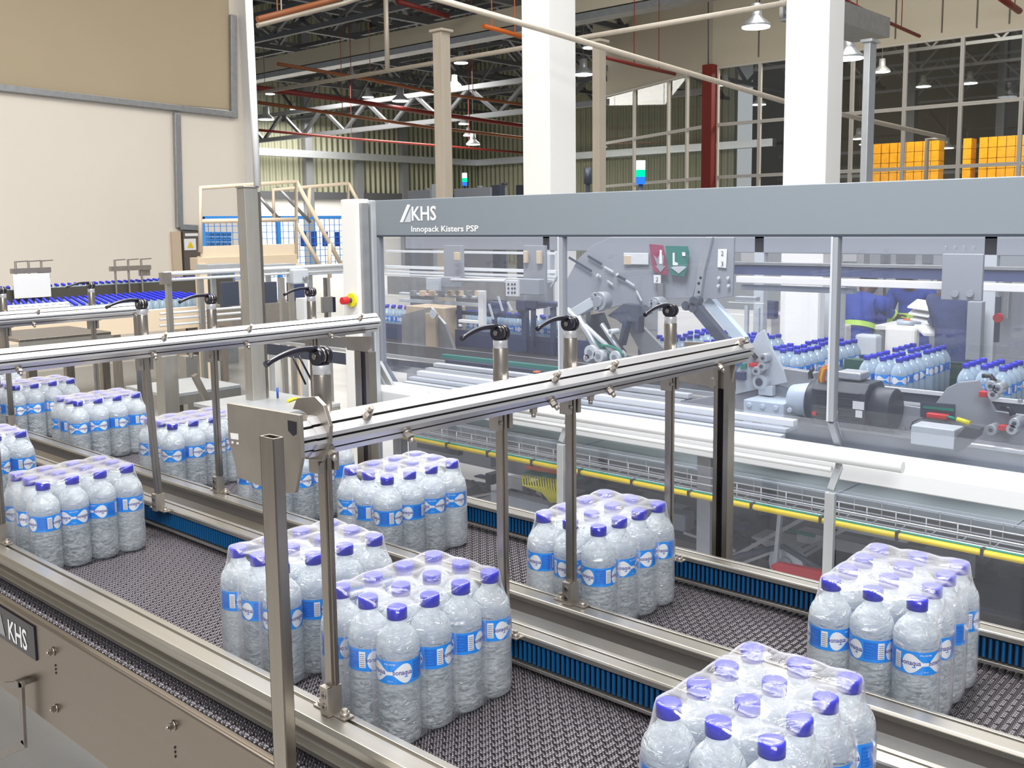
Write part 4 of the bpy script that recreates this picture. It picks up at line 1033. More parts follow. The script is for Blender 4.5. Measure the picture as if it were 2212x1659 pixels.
gb = MB(); gb.box((-1.95, 4.63, .0), (-.3, 4.66, .12)); gb.box((-1.86, 4.24, .0), (-1.72, 4.30, .15)); part('green_side_guard', gb, M['darkgreen'])

# ------------------------------------------------------------------ the hall: floor, walls, roof
def struct(name, mb, m, bevel=0, parent=None):
    o = mb.build(name, m, parent, bevel)
    if parent is None: o['kind'] = 'structure'
    return o
b = MB(); b.box((-60, -8, -1.20), (12, 60, -1.05)); struct('floor', b, M['floor'])
XW = -13.0
yend = px(523, 200, X=XW).y
b = MB(); b.box((XW - .3, -8, -1.05), (XW, yend, 11)); b.box((XW - .3, yend, -1.05), (XW + .02, yend + .02, 11)); wl = struct('wall_left', b, M['wall_cream'])
zt = px(250, 215, X=XW).z
b = MB(); b.box((XW - .01, -8, zt), (XW + .012, px(497, 100, X=XW).y, 11)); struct('wall_left', b, M['wall_tan'])
b = MB(); b.box((XW - .3, yend, -1.05), (XW + .35, px(547, 200, X=XW + .3).y, 11)); struct('trim_1', b, M['paint_white'])
b = MB()
p0 = px(-20, 188, X=XW); p1 = px(508, 249, X=XW); b.bar(p0 + Vector((.03, 0, 0)), p1 + Vector((.03, 0, 0)), .10, .08)
b.bar(px(381, 245, X=XW + .03), px(387, 492, X=XW + .03), .09, .08, up=(1, 0, 0)); b.bar(px(388, 490, X=XW + .03), px(440, 493, X=XW + .03), .08, .08)
b.bar(px(502, 33, X=XW + .03), px(504, 255, X=XW + .03), .10, .08, up=(1, 0, 0))
struct('trim_2', b, M['zinc'], .005)
b = MB(); q0 = px(393, 500, X=XW + .05); q1 = px(434, 500, X=XW + .05); b.box((XW, q0.y, -1.05), (XW + .08, q1.y, q0.z)); d1 = struct('door_1', b, M['door_brown'])
b = MB(); p = px(411, 528, X=XW + .09); b.box((XW + .08, p.y - .09, p.z - .08), (XW + .09, p.y + .09, p.z + .08)); b.mi = 1; b.add([(XW + .095, p.y - .05, p.z - .045), (XW + .095, p.y + .05, p.z - .045), (XW + .095, p.y, p.z + .045)], [(0, 1, 2)])
b.build('warning_sign', [M['paper'], M['yellow']], d1)
b = MB(); p = px(414, 507, X=XW + .09); b.box((XW + .08, p.y - .1, p.z - .02), (XW + .09, p.y + .1, p.z + .02)); b.build('door_plate', M['paper'], d1)
b = MB(); b.box((XW, px(372, 600, X=XW).y, -1.05), (XW + .05, q0.y - .02, q0.z)); struct('trim_3', b, M['beige'])
# far hall walls
XB, YB = -34.0, 35.0
b = MB(); b.box((XB - .2, 5, 1.9), (XB, YB, 9.5)); struct('wall_back', b, M['corrugated'])
b = MB(); b.box((XB - .25, 5, -1.05), (XB + .05, YB, 1.9)); struct('wall_back', b, M['paint_white'])
b = MB(); b.box((XB, YB, -1.05), (-20, YB + .2, 9.5)); struct('wall_back', b, M['corrugated'])
b = MB(); b.box((XB, 5, 1.85), (XB + .25, YB, 2.15)); struct('trim_4', b, M['truss'])
b = MB(); b.box((-60, -8, 9.4), (12, 60, 9.6)); struct('ceiling', b, M['roof'])
# window wall on the right
YW = 18.0
C0 = px(1537, 300, Y=YW); C0.z = 0
SD = Vector((-.902, .431, 0)).normalized(); SN = Vector((.431, .902, 0)).normalized()
def pxs(u, v, off=0.0):
    d = CR @ Vector((u - PX, -(v - PY), -FP)); o_ = C0 - SN * off
    t = (o_ - CO).dot(SN) / d.dot(SN); return CO + d * t
zw = [px(1548, 146, Y=YW).z, px(1548, 270, Y=YW).z, px(1548, 383, Y=YW).z, .9]
ztop = zw[0]
XE = 1.5
b = MB(); b.box((C0.x, YW, ztop), (XE, YW + .2, 9.4)); b.box((C0.x, YW, -1.05), (XE, YW + .2, zw[3])); struct('wall_right', b, M['wall_panel'])
b = MB(); 
for u in (1640, 1735, 1830, 1935, 2035, 2110, 2180): x = px(u, 60, Y=YW).x; b.box((x - .012, YW - .012, ztop + .1), (x + .012, YW, 9.4))
struct('trim_5', b, M['door_brown'])
L2 = 13.0
def slab(p, q, z0, z1, th, m, name):
    b = MB(); p = Vector((p.x, p.y, 0)); q = Vector((q.x, q.y, 0)); n = SN * th
    b.add([(*p.xy, z0), (*q.xy, z0), (*(q + n).xy, z0), (*(p + n).xy, z0), (*p.xy, z1), (*q.xy, z1), (*(q + n).xy, z1), (*(p + n).xy, z1)],
          [(0, 1, 2, 3), (4, 5, 6, 7), (0, 1, 5, 4), (1, 2, 6, 5), (2, 3, 7, 6), (3, 0, 4, 7)]); return struct(name, b, m)
E0 = pxs(1281, 300); E0.z = 0
slab(C0, E0, ztop, 9.4, .2, M['wall_panel'], 'wall_right'); slab(C0, E0, -1.05, zw[3], .2, M['wall_panel'], 'wall_right')
wn = 1
def window(pa, pb, za, zb, flat=True):
    global wn
    b = MB(); n = Vector((0, .05, 0)) if flat else SN * .05
    pa = Vector((pa.x, pa.y, 0)); pb = Vector((pb.x, pb.y, 0)); d = (pb - pa).normalized()
    for z in (za + .016, zb - .016): b.bar(pa + Vector((0, 0, z)), pb + Vector((0, 0, z)), .06, .03)
    for p in (pa + d * .016, pb - d * .016): b.bar(p + Vector((0, 0, za + .031)), p + Vector((0, 0, zb - .031)), .03, .06, up=n.normalized())
    fr = b.build('window_%d' % wn, M['cream_frame'], None); fr['kind'] = 'structure'
    b = MB(); e = n * .4
    b.add([(*(pa + e).xy, za), (*(pb + e).xy, za), (*(pb + e).xy, zb), (*(pa + e).xy, zb)], [(0, 1, 2, 3)]); b.build('pane', M['glass_dark'], fr)
    wn += 1
M['cream_frame'] = mat('cream_frame', (.60, .57, .52), .5)
us = [1549, 1640, 1735, 1838, 1951, 2072, 2203, 2345]
for i in range(len(us) - 1):
    a = px(us[i], 300, Y=YW); c = px(us[i + 1], 300, Y=YW)
    for k in range(3): window(a, c, zw[k + 1], zw[k])
us = [1300, 1370, 1444, 1484, 1527]
for i in range(len(us) - 1):
    a = pxs(us[i], 300); c = pxs(us[i + 1], 300)
    for k in range(3): window(a, c, zw[k + 1], zw[k], False)
b = MB(); b.box((C0.x - .10, YW - .22, -1.05), (C0.x + .12, YW - .02, ztop + .05)); struct('trim_6', b, M['pipe_red'])
# the dim store behind the glass
M['store'] = mat('store', (.21, .20, .17), .8)
b = MB(); b.box((-22, 40, -1.05), (8, 40.2, 8)); struct('wall_front', b, M['store'])
b = MB(); b.box((-10.4, 18.4, 7.9), (8, 40, 8)); struct('ceiling', b, M['store'])
b = MB()
for k in range(9): b.bar((-9, 20 + k * 2.2, 6.6), (6, 20 + k * 2.2, 6.6), .10, .10); 
for k in range(14): b.bar((-10 + k * 1.3, 19, 6.9), (-10 + k * 1.3, 40, 6.9), .06, .06)
for Y_ in (25.5, 29, 33, 37):
    b.bar((-14, Y_, 4.9), (4, Y_, 4.9), .08, .08); b.bar((-14, Y_, 5.7), (4, Y_, 5.7), .08, .08)
    for k in range(22): b.bar((-14 + k * .8, Y_, 4.9 + (k % 2) * .8), (-13.2 + k * .8, Y_, 4.9 + ((k + 1) % 2) * .8), .05, .05)
for x in (-13, -10.2, -7.2, -4.5, -1.5): b.box((x, 34, -1.05), (x + .25, 34.3, 8))
for z in (1.2, 2.4, 3.3): b.box((-20, 38.5, z), (6, 38.6, z + .12))
struct('trim_7', b, M['truss_light'])
ZC = px(1950, 372, Y=24.0).z
gc = 'yellow crates stacked in the store behind the window wall'
for (u0, u1, n) in ((1893, 2018, 8), (2087, 2087, 1), (2122, 2240, 7)):
    for i in range(n):
        u = u0 + (u1 - u0) * (i / max(1, n - 1))
        base = px(u, 372, Y=24.0); base.z = ZC
        for k in range(4):
            b = MB(); wv = .088
            b.box((base.x - wv, 24, base.z + (k - 1) * .235), (base.x + wv, 24.35, base.z + (k - 1) * .235 + .225))
            o = b.build('yellow_crate', [M['pallet_yellow'], M['orange']]); tag(o, 'yellow crate in the tall rows of crates behind the right hand window wall', 'crate', gc)
b = MB(); zz = ZC - .235; b.box((-10.3, 23.8, -1.05), (-5.2, 24.5, zz - .004)); tag(b.build('storage_rack', M['store']), 'dark rack carrying the yellow crates behind the window wall', 'rack')
area('store_light', (-7.5, 21.5, 5.5), 4, 650, (1, .93, .8))

# columns
for u0, u1, u2, lab in ((1130, 1188, 1245, 'trim_8'), (1690, 1782, 1815, 'trim_9')):
    a = px(u0, 400, Y=8.0); c = px(u1, 400, Y=8.0); d = px(u2, 400, X=c.x)
    b = MB(); b.box((a.x, 8.0, -1.05), (c.x, d.y, 9.4)); struct(lab, b, M['paint_white'], .01)

# steel posts and overhead conduits
def post(name, u0, v0, u1, v1, Y, m, lab, cat='post', dep=None, cap=None, group=None):
    a = px(u0, v0, Y=Y); c = px(u0 + (u1 - u0) * .5, v0, Y=Y); dy = px(u1, v0, X=c.x).y; b = MB()
    b.box((a.x, Y, -1.05), (c.x, dy, a.z))
    if cap: b.box((a.x - .03, Y - .03, a.z), (c.x + .03, dy + .03, a.z + .03))
    return tag(b.build(name, m, None, .004), lab, cat, group)
post('cream_post', 934, 70, 972, 420, 8.6, M['cream_post'], 'tall cream steel post left of the first white column', cap=1)
post('cream_post', 1279, 92, 1309, 420, 9.4, M['cream_post'], 'cream steel post just right of the first white column, two conduits meet on it', cap=1)
post('steel_post', 1866, 92, 1894, 400, 10.5, M['zinc_light'], 'galvanised post under the steel channel, right of the second white column', cap=1)
a = px(1918, 78, Y=11.6)
b = MB(); b.box((a.x - .42, 9.8, a.z - .02), (a.x + .02, 11.6, a.z)); b.box((a.x - .02, 9.8, a.z), (a.x + .02, 11.6, a.z + .20)); b.box((a.x - .42, 9.8, a.z), (a.x - .38, 11.6, a.z + .20))
for k in range(9): b.box((a.x - .38, 9.85 + k * .19, a.z + .05), (a.x - .02, 9.90 + k * .19, a.z + .09))
tag(b.build('steel_channel', M['zinc']), 'zinc coated steel channel running behind the second white column at the ceiling', 'beam')
def conduit(pts, r, m, lab, name='conduit', cat='conduit'):
    b = MB(); b.tube(pts, r, 10); return tag(b.build(name, m), lab, cat)
zc = px(840, 153, Y=9.6).z
conduit([(px(556, 197, Y=9.6).x, 9.6, zc), (px(1700, 10, Y=9.6).x, 9.6, px(1690, 8, Y=9.6).z)], .030, M['cream_post'], 'cream conduit running level across the picture behind the white columns')
conduit([px(925, -8, Y=6.2), px(1180, 66, Y=7.3), px(1690, 218, Y=10.4), px(2040, 297, Y=13.0)], .028, M['cream_post'], 'cream conduit sloping down in front of the first white column')
conduit([px(833, -10, Y=9.6), px(837, 155, Y=9.6)], .035, M['cream_post'], 'upright cream hanger meeting the level conduit')
conduit([px(2040, 300, Y=13.0), px(2003, 300, Y=13.0), px(1999, 420, Y=13.0)], .028, M['cream_post'], 'cream conduit bent down in front of the yellow crates')
conduit([px(537, -10, X=-4.4), px(556, 402, X=-4.4)], .018, M['white'], 'white pipe rising from the top of the thick steel pillar')
# thick pillar
a = px(510, 405, X=-4.4); m_ = px(527, 405, X=-4.4); c = px(557, 405, X=-4.4)
b = MB(); ya = m_.y - .04; yb_ = c.y; xa_ = px(510, 405, Y=m_.y).x
b.box((xa_, m_.y, -1.05), (-4.40, yb_, a.z)); b.box((xa_ - .005, m_.y - .005, a.z), (-4.395, yb_ + .005, a.z + .01))
pl = b.build('steel_pillar', M['steel_light'], None, .004); tag(pl, 'thick square steel pillar with a lidded top in front of the cream platform', 'pillar')
b = MB(); b.box((-4.45, yb_ + .008, -1.05), (-4.42, yb_ + .028, a.z - .02)); b.mi = 1; b.box((-4.44, yb_, -1.05), (-4.405, yb_ + .008, a.z - .02)); b.build('side_channel', [M['steel'], M['rail_dark']], pl)

# trusses, purlins, pipes of the far hall
def beam(p, q, w, h, m, lab, name='roof_beam', cat='beam', group=None):
    b = MB(); b.bar(p, q, w, h); return tag(b.build(name, m), lab, cat, group)
zb_ = px(840, 92, Y=15).z
bm_ = beam((-40, 15, zb_), (-4, 15, zb_), .3, .34, M['wall_panel'], 'long beige box girder rising to the right under the roof')
beam((-40, 15, zb_ - .26), (-4, 15, zb_ - .26), .36, .12, M['zinc'], 'galvanised cable tray hanging directly below the beige girder', 'cable_tray', 'tray')
def truss(Y, vb, vt, u, x0, x1, lab, m='truss', n=16, th=.11, ml=None):
    zb = px(u, vb, Y=Y).z; zt = px(u, vt, Y=Y).z
    t = thing('roof_truss', lab, 'truss', (x0, Y, zb), 'roof trusses of the far hall')
    W = Matrix.Translation((-x0, -Y, -zb))
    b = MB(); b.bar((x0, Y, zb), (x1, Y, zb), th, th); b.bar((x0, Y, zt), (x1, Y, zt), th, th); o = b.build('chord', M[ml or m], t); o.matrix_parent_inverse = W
    b = MB(); d = (x1 - x0) / n
    for i in range(n):
        a, c = ((zb, zt), (zt, zb))[i % 2]; b.bar((x0 + i * d, Y, a), (x0 + (i + 1) * d, Y, c), th * .7, th * .7)
    o = b.build('lattice', M[m], t); o.matrix_parent_inverse = W
truss(20, 282, 225, 760, -36, -12, 'dark roof truss crossing behind the cream post, light painted into its paler chords', n=22, th=.13, ml='truss_light')  # caught light put into the paler chord colour
truss(24, 240, 150, 760, -36, -14, 'dark roof truss just behind the truss with paler chords', n=14)
truss(28, 200, 110, 760, -36, -14, 'dark roof truss third in depth', n=16, th=.14)
truss(13.5, 40, -20, 760, -34, -5, 'roof truss above the beige girder', n=24, th=.10)
truss(17, 90, 20, 700, -36, -8, 'roof truss right behind the beige girder', n=24, th=.10)
for i in range(7):
    X = -14 - i * 3.0
    t = thing('roof_truss', 'dark cross truss running away from the beige girder, number %s in depth' % ('one two three four five six seven'.split()[i]), 'truss', (X, 12, 7), 'cross trusses of the far hall')
    W = Matrix.Translation((-X, -12, -7))
    b = MB(); zlo = 5.2 + .1 * i
    b.bar((X, 12, zlo), (X, 34.5, zlo), .12, .12); b.bar((X, 12, zlo + 1.2), (X, 34.5, zlo + 1.2), .12, .12)
    for k in range(12): b.bar((X, 12 + k * 1.85, zlo + (k % 2) * 1.2), (X, 12 + (k + 1) * 1.85, zlo + ((k + 1) % 2) * 1.2), .09, .09)
    o = b.build('lattice', M['truss'], t); o.matrix_parent_inverse = W
b = MB()
for k in range(26): b.bar((-36, 10 + k * .98, 9.25), (-6, 10 + k * .98, 9.25), .10, .18)
struct('trim_10', b, M['truss'])
for k in range(9):
    b = MB(); y = 12 + k * 2.6; b.bar((XB + .2, y, -1.05), (XB + .2, y, 9.4), .35, .25, up=(1, 0, 0)); struct('trim_%d' % (11 + k), b, M['truss_light'])
zs_ = px(760, 338, X=XB + .6).z
beam((XB + .6, 10, zs_), (XB + .6, YB - .5, zs_), .3, .28, M['zinc_light'], 'shiny horizontal steel rail along the far corrugated wall')
beam((XB + .6, YB - .6, zs_), (-18, YB - .6, zs_), .3, .28, M['zinc_light'], 'shiny horizontal steel rail on the far wall behind the first white column')
def pipe(pts, X, r, m, lab):
    P_ = [px(u, v, X=X) for u, v in pts]; b = MB(); b.tube(P_, r * .72, 10)
    for q in (P_[0] * .8 + P_[-1] * .2, P_[0] * .25 + P_[-1] * .75):
        k = min(range(len(P_) - 1), key=lambda i: abs(P_[i].y - q.y)); e, g_ = P_[k], P_[k + 1]
        t_ = max(0, min(1, (q.y - e.y) / (g_.y - e.y))) if abs(g_.y - e.y) > 1e-6 else 0; q = e.lerp(g_, t_)
        b.cyl((q.x, q.y, q.z), (q.x, q.y, 9.38), .008, 6)
    tag(b.build('pipe', m), lab, 'pipe')
pipe(((600, 138), (800, 172), (950, 202), (1132, 226)), -17, .05, M['pipe_orange'], 'upper orange pipe sloping down to the right in the far hall')
pipe(((555, 190), (760, 218), (935, 245), (1132, 272)), -17.5, .075, M['pipe_red'], 'dark red pipe between the two orange pipes in the far hall')
pipe(((556, 221), (740, 248), (930, 275), (1132, 298)), -18, .05, M['pipe_orange'], 'lower orange pipe sloping down to the right in the far hall')
pipe(((560, 281), (760, 300), (940, 314), (1130, 330)), -24, .05, M['pipe_red'], 'thin red pipe lowest in the far hall')
pipe(((556, 42), (700, 5), (760, -12)), -10, .05, M['pipe_orange'], 'rusty pipe at the top beside the left wall')
pipe(((556, 55), (740, 8), (800, -12)), -10.3, .04, M['cream_post'], 'cream pipe at the top beside the left wall')
pipe(((858, 3), (968, 36)), -14, .07, M['pipe_red'], 'short dark red pipe at the top beside the upright hanger')
pipe(((1044, 56), (1090, 68), (1134, 82)), -11, .05, M['orange'], 'bright orange pipe left of the first white column')
pipe(((1308, 124), (1370, 140), (1458, 160)), -9.5, .04, M['pipe_red'], 'brown pipe in front of the beige wall panels')
pipe(((1812, -6), (1900, 40), (1986, 78)), -6.3, .04, M['pipe_red'], 'brown pipe above the right hand windows')
pipe(((2160, -6), (2202, 24)), -5, .07, M['pipe_red'], 'brown pipe in the top right corner')
for u, v0, v1, X in ((1530, -10, 150, -10.8),):
    conduit([px(u, v0, X=X), px(u, v1, X=X)], .012, M['truss'], 'thin dark hanger at photo height above the brown pipe, %s' % {1424: 'left of the red column', 1980: 'over the right hand windows', 1530: 'over the red column'}[u], 'hanger_rod', 'rod')

# high bay lamps
me = {}
def lamp_meshes():
    b = MB(); b.lathe([(.02, .30), (.07, .30), (.08, .14), (.09, .12), (.19, .03), (.20, .0), (.19, .002)], n=20); me['shade'] = b.build('shade', M['zinc_light'], mesh_only=True)
    b = MB(); b.lathe([(.185, .001), (.185, -.012), (.02, -.014)], n=20); me['diffuser'] = b.build('diffuser', M['lamp'], mesh_only=True)
    b = MB(); b.cyl((0, 0, .30), (0, 0, 1.0), .008, 6); me['hanger'] = b.build('hanger', M['truss'], mesh_only=True)
lamp_meshes()
for u, v, Y, lab in ((759, 165, 20, 'lamp highest at the left of the cream post, above the level conduit'), (637, 236, 24, 'small lamp third from the left, level with the second lamp row'), (583, 203, 23, 'small lamp just above the leftmost large lamp'),
                (575, 258, 14.5, 'leftmost large lamp beside the white pipe'), (795, 210, 22, 'lamp between the orange pipes, left of the upright hanger'), (865, 218, 15.5, 'large lamp under the upright cream hanger'),
                (996, 136, 19.5, 'lamp on the level conduit right of the cream post'), (982, 186, 20, 'lamp touching the right side of the cream post'), (1002, 268, 26, 'small lamp low right of the cream post'),
                (1012, 293, 26.5, 'small lamp directly above the lowest lamp'), (1022, 312, 20, 'lowest lamp right of the cream post'), (1260, 161, 16, 'lamp half hidden between first white column and cream post'),
                (1275, 103, 20, 'lamp above the half hidden lamp by the first column'), (1633, 58, 12.5, 'brightest lamp against the beige wall between the white columns'), (1833, 126, 12.8, 'lamp right of the second white column')):
    p = px(u, v, Y=Y); t = thing('high_bay_lamp', 'white ' + lab, 'lamp', p, 'high bay lamps of the hall')
    for k in ('shade', 'diffuser'):
        o = bpy.data.objects.new(k, me[k]); COL.objects.link(o); o.parent = t
    b = MB(); b.cyl((0, 0, .30), (0, 0, 9.41 - p.z), .008, 6); b.build('hanger', M['truss'], t)
b = MB()
for u, v, Y in ((2095, 180, 28), (1995, 187, 28), (1905, 155, 24), (1870, 312, 30), (1566, 183, 24), (1640, 226, 26), (1855, 300, 28), (2045, 320, 30)):  # glowing discs added behind the glass for lamp reflections on the windows
    p = px(u, v, Y=Y); t = thing('high_bay_lamp', 'added lamp as reflection in the %s' % {2095: 'window wall above the right hand crates', 1995: 'window wall above the left hand crates', 1905: 'window left of the steel post cap', 1870: 'window beside the lower steel post', 1566: 'window beside the red column', 1640: 'window left of the second white column', 1855: 'lower window just right of the second white column', 2045: 'lower window between the two groups of crates'}[u], 'lamp', p, 'lamps added as window reflections')
    b = MB(); b.cyl((0, 0, .30), (0, 0, 7.91 - p.z), .008, 6); b.build('hanger', M['truss'], t)
    for k in ('shade', 'diffuser'):
        o = bpy.data.objects.new(k, me[k]); COL.objects.link(o); o.parent = t

# signal towers and small machinery on the skyline
def tower(u, v0, v1, Y, lab):
    t = px(u, v1, Y=Y); h = px(u, v0, Y=Y).z - t.z; r = h * .17
    o = thing('signal_tower', lab, 'signal light', (t.x, Y, t.z))
    for nm, a, c, m in (('base', -.9, .12, 'mdark'), ('blue_segment', .12, .40, 'lamp_blue'), ('green_segment', .40, .66, 'lamp_green'), ('white_segment', .66, 1.0, 'lamp_white')):
        b = MB(); b.cyl((0, 0, a * h if a > 0 else (-1.04 - t.z)), (0, 0, c * h), r if nm != 'base' else r * .5, 16); b.build(nm, M[m], o)
tower(1384, 347, 405, 6.5, 'signal tower with white, green and blue segments above the header panel')
tower(1004, 374, 405, 16, 'tiny distant signal tower lit green, right of the cream post')
b = MB(); p = px(1270, 410, Y=7); b.cyl((p.x, 7, -1.05), (p.x, 7, p.z + .05), .02, 8); b.cyl((p.x, 7, p.z + .05), (p.x, 7, p.z + .19), .035, 14); tag(b.build('proximity_sensor', M['motor']), 'dark upright sensor head on a pole by the first white column', 'sensor')
for i, (u0, v0, u1, v1, Y, m, lab) in enumerate(((880, 412, 930, 432, 12, 'mgrey', 'grey box on the far skyline left of the cream post'), (932, 398, 950, 418, 11.4, 'mlight', 'light housing right of the far grey box'), (980, 408, 1060, 428, 12, 'mgrey', 'grey ledge on the skyline right of the cream post'), (1114, 400, 1132, 425, 12, 'motor', 'dark housing left of the first white column'), (1062, 400, 1080, 412, 11.4, 'mdark', 'dark motor right of the grey skyline ledge')) if True else []):
    a = px(u0, v0, Y=Y); c = px(u1, v1, Y=Y); b = MB(); b.box((a.x, Y, -1.05), (c.x, Y + (.4 if i in (0, 2, 3) else .12), a.z)); b.cyl(((a.x + c.x) / 2, Y + .2, a.z), ((a.x + c.x) / 2, Y + .2, a.z + .04), .05, 12)
    tag(b.build('machine_housing', M[m], None, .01), lab, 'housing')

# ------------------------------------------------------------------ left: platform, fence, bottle conveyors
XP = -8.6
pf = thing('access_platform', 'cream platform with hand rails and stairs behind the thick steel pillar', 'platform', (XP, 5.5, -1.05))
def AP(name, mb, m, bevel=0): return adopt(mb.build(name, m, None, bevel), pf)
M['cream_rail'] = mat('cream_rail', (.72, .60, .45), .45)
def rail_pts(pts, X, r=.022):
    b = MB(); b.tube([px(u, v, X=X) for u, v in pts], r, 10); return b
for pts, X in ((((433, 545), (433, 406), (640, 392), (640, 560)), XP), (((433, 478), (640, 474)), XP), (((592, 480), (590, 411), (752, 396), (752, 470)), XP - 1.0), (((668, 470), (668, 404)), XP - 1.0), (((640, 392), (748, 592)), XP), (((640, 482), (700, 590)), XP), (((752, 396), (792, 470)), XP - 1), (((712, 520), (712, 600)), XP)):
    AP('hand_rail', rail_pts(pts, X), M['cream_rail'])
for pts in (((560, 425), (600, 470)), ((600, 405), (670, 480))):
    AP('stair_stringer', rail_pts(pts, XP - 1.0, .02), M['zinc'])
b = MB(); a = px(434, 532, X=XP); c = px(644, 557, X=XP); b.box((XP - .02, a.y, c.z), (XP + .0, c.y, a.z)); AP('toe_board', b, M['cream_rail'], .004)
b = MB(); a = px(430, 557, X=XP + .05); c = px(648, 574, X=XP + .05); b.box((XP - .12, a.y, c.z), (XP + .02, c.y, a.z)); b.box((XP - .5, a.y + .3, a.z - .03), (XP - .1, c.y, a.z)); AP('deck_beam', b, M['beige'], .004)
for u in (434, 640):
    b = MB(); a = px(u, 570, X=XP); b.box((XP - .05, a.y - .04, -1.05), (XP + .04, a.y + .04, a.z)); AP('deck_leg', b, M['cream_rail'], .003)
# blue mesh fence
XF = -11.2
a = px(436, 474, X=XF); c = px(745, 474, X=XF); zb = px(560, 600, X=XF).z
fe = thing('mesh_fence', 'blue wire mesh fence behind the cream platform', 'fence', (XF, a.y, -1.05))
b = MB(); y = a.y
while y < c.y: b.bar((XF, y, zb), (XF, y, a.z), .007, .007, up=(1, 0, 0)); y += .085
for k in range(10): z = zb + (a.z - zb) * k / 9; b.bar((XF, a.y, z), (XF, c.y, z), .007, .007)
adopt(b.build('wire_mesh', M['sky_blue'], None), fe)
b = MB()
for y in (a.y, (a.y + c.y) / 2, c.y): b.bar((XF, y, -1.05), (XF, y, a.z + .03), .05, .05, up=(1, 0, 0))
b.bar((XF, a.y, a.z + .02), (XF, c.y, a.z + .02), .05, .04); adopt(b.build('fence_frame', M['sky_blue'], None), fe)
for i in range(6):
    for k in range(3):
        p = px(452 + i * 9, 533 - k * 11, X=XF - .5); b = MB(); b.box((XF - .6, p.y - .022, p.z), (XF - .5, p.y + .022, p.z + .060)); b.mi = 1; b.box((XF - .5, p.y - .012, p.z + .015), (XF - .495, p.y + .012, p.z + .05))
        tag(b.build('blue_crate', [M['sky_blue'], M['door_brown']]), 'blue crate in the stack seen through the mesh fence, left of the pillar', 'crate', 'blue crates behind the mesh fence')
b = MB(); p = px(444, 534, X=XF - .5); q = px(500, 534, X=XF - .5); b.box((XF - .62, p.y + .05, -1.05), (XF - .48, q.y + .02, p.z - .002)); tag(b.build('crate_table', M['zinc']), 'grey table under the blue crates behind the mesh fence', 'table')
for i, u in enumerate((655, 678, 702, 728)):
    p = px(u, 532, X=XF - .05); b = MB(); b.box((XF - .06, p.y - .035, p.z), (XF - .02, p.y + .035, p.z + .20)); adopt(b.build('infill_panel', M['cable_blue'], None), fe)

# bottle conveyors full of blue caps
mb_ = MB()
mb_.lathe([(.027, .0), (.0322, .01), (.0322, .138), (.022, .169), (.0126, .182), (.0126, .188)], n=10); mb_.mi = 1
mb_.lathe([(.0150, .187), (.0152, .204), (.010, .206)], n=10)
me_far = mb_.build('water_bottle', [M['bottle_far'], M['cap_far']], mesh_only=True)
def bottle_run(X, rows, u0, u1, vcap, lab, grp, stuff=0, zdrop=.205):
    a = px(u0, vcap, X=X); c = px(u1, vcap, X=X); z = px((u0 + u1) / 2, vcap, X=X).z - zdrop
    n = int((c.y - a.y) / .069)
    for r in range(rows):
        for i in range(n):
            o = bpy.data.objects.new('water_bottle', me_far); COL.objects.link(o); o.location = (X - r * .069, a.y + i * .069 + (r * .0237) % .069, z)
            tag(o, lab, 'bottle', grp)
    if stuff:
        b = MB()
        for r in range(rows, rows + stuff):
            for i in range(n):
                c_ = (X - r * .069, a.y + i * .069 + (r * .0237) % .069, z)
                b.mi = 0; b.lathe([(.0322, .005), (.0322, .138), (.0126, .186)], c_, 8); b.mi = 1; b.lathe([(.0150, .187), (.0152, .204), (.010, .206)], c_, 8)
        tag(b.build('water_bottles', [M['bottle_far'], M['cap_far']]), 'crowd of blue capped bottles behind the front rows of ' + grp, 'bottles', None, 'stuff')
    return a.y, c.y, z
def bottle_conveyor(X, rows, u0, u1, vcap, lab, blab, grp, side='steel_dark', h=.12, stuff=0, top=.02):
    y0, y1, z = bottle_run(X, rows, u0, u1, vcap, blab, grp, stuff); rows += stuff
    t = thing('bottle_conveyor', lab, 'conveyor', (X, y0, -1.05))
    b = MB(); b.box((X - rows * .069 - .03, y0 - .3, z - .03), (X + .06, y1 + .1, z - .002)); adopt(b.build('belt', M['rubber'], None), t)
    b = MB(); b.box((X + .05, y0 - .3, z - h), (X + .07, y1 + .1, z + top)); adopt(b.build('side_guide', M[side], None), t); b = MB(); b.box((X - rows * .069 - .05, y0 - .3, z - h), (X - rows * .069 - .03, y1 + .1, z + .02)); adopt(b.build('side_guide', M[side], None), t)
    b = MB(); b.cyl((X + .05, y0 - .3, z + .10), (X + .05, y1 + .1, z + .10), .008, 8); adopt(b.build('guard_rail', M['mframe'], None), t)
    for y in (y0, (y0 + y1) / 2, y1):
        b = MB(); b.box((X - .05, y - .03, -1.05), (X, y + .03, z - h + .05)); adopt(b.build('leg', M['steel'], None), t)
bottle_conveyor(-10.4, 1, -30, 480, 609, 'farthest bottle conveyor, a thin row of blue caps over a dark side panel', 'bottle with blue cap in the thin far row below the cream wall', 'bottles on the farthest conveyor', 'rail_dark', .22, 3, .175)
bottle_conveyor(-8.9, 3, -30, 480, 652, 'bottle conveyor crowded with blue caps in front of the farthest one', 'bottle with blue cap on the crowded conveyor in front of the thin far row', 'bottles on the crowded conveyor', 'cream_rail', .10, 13, .10)
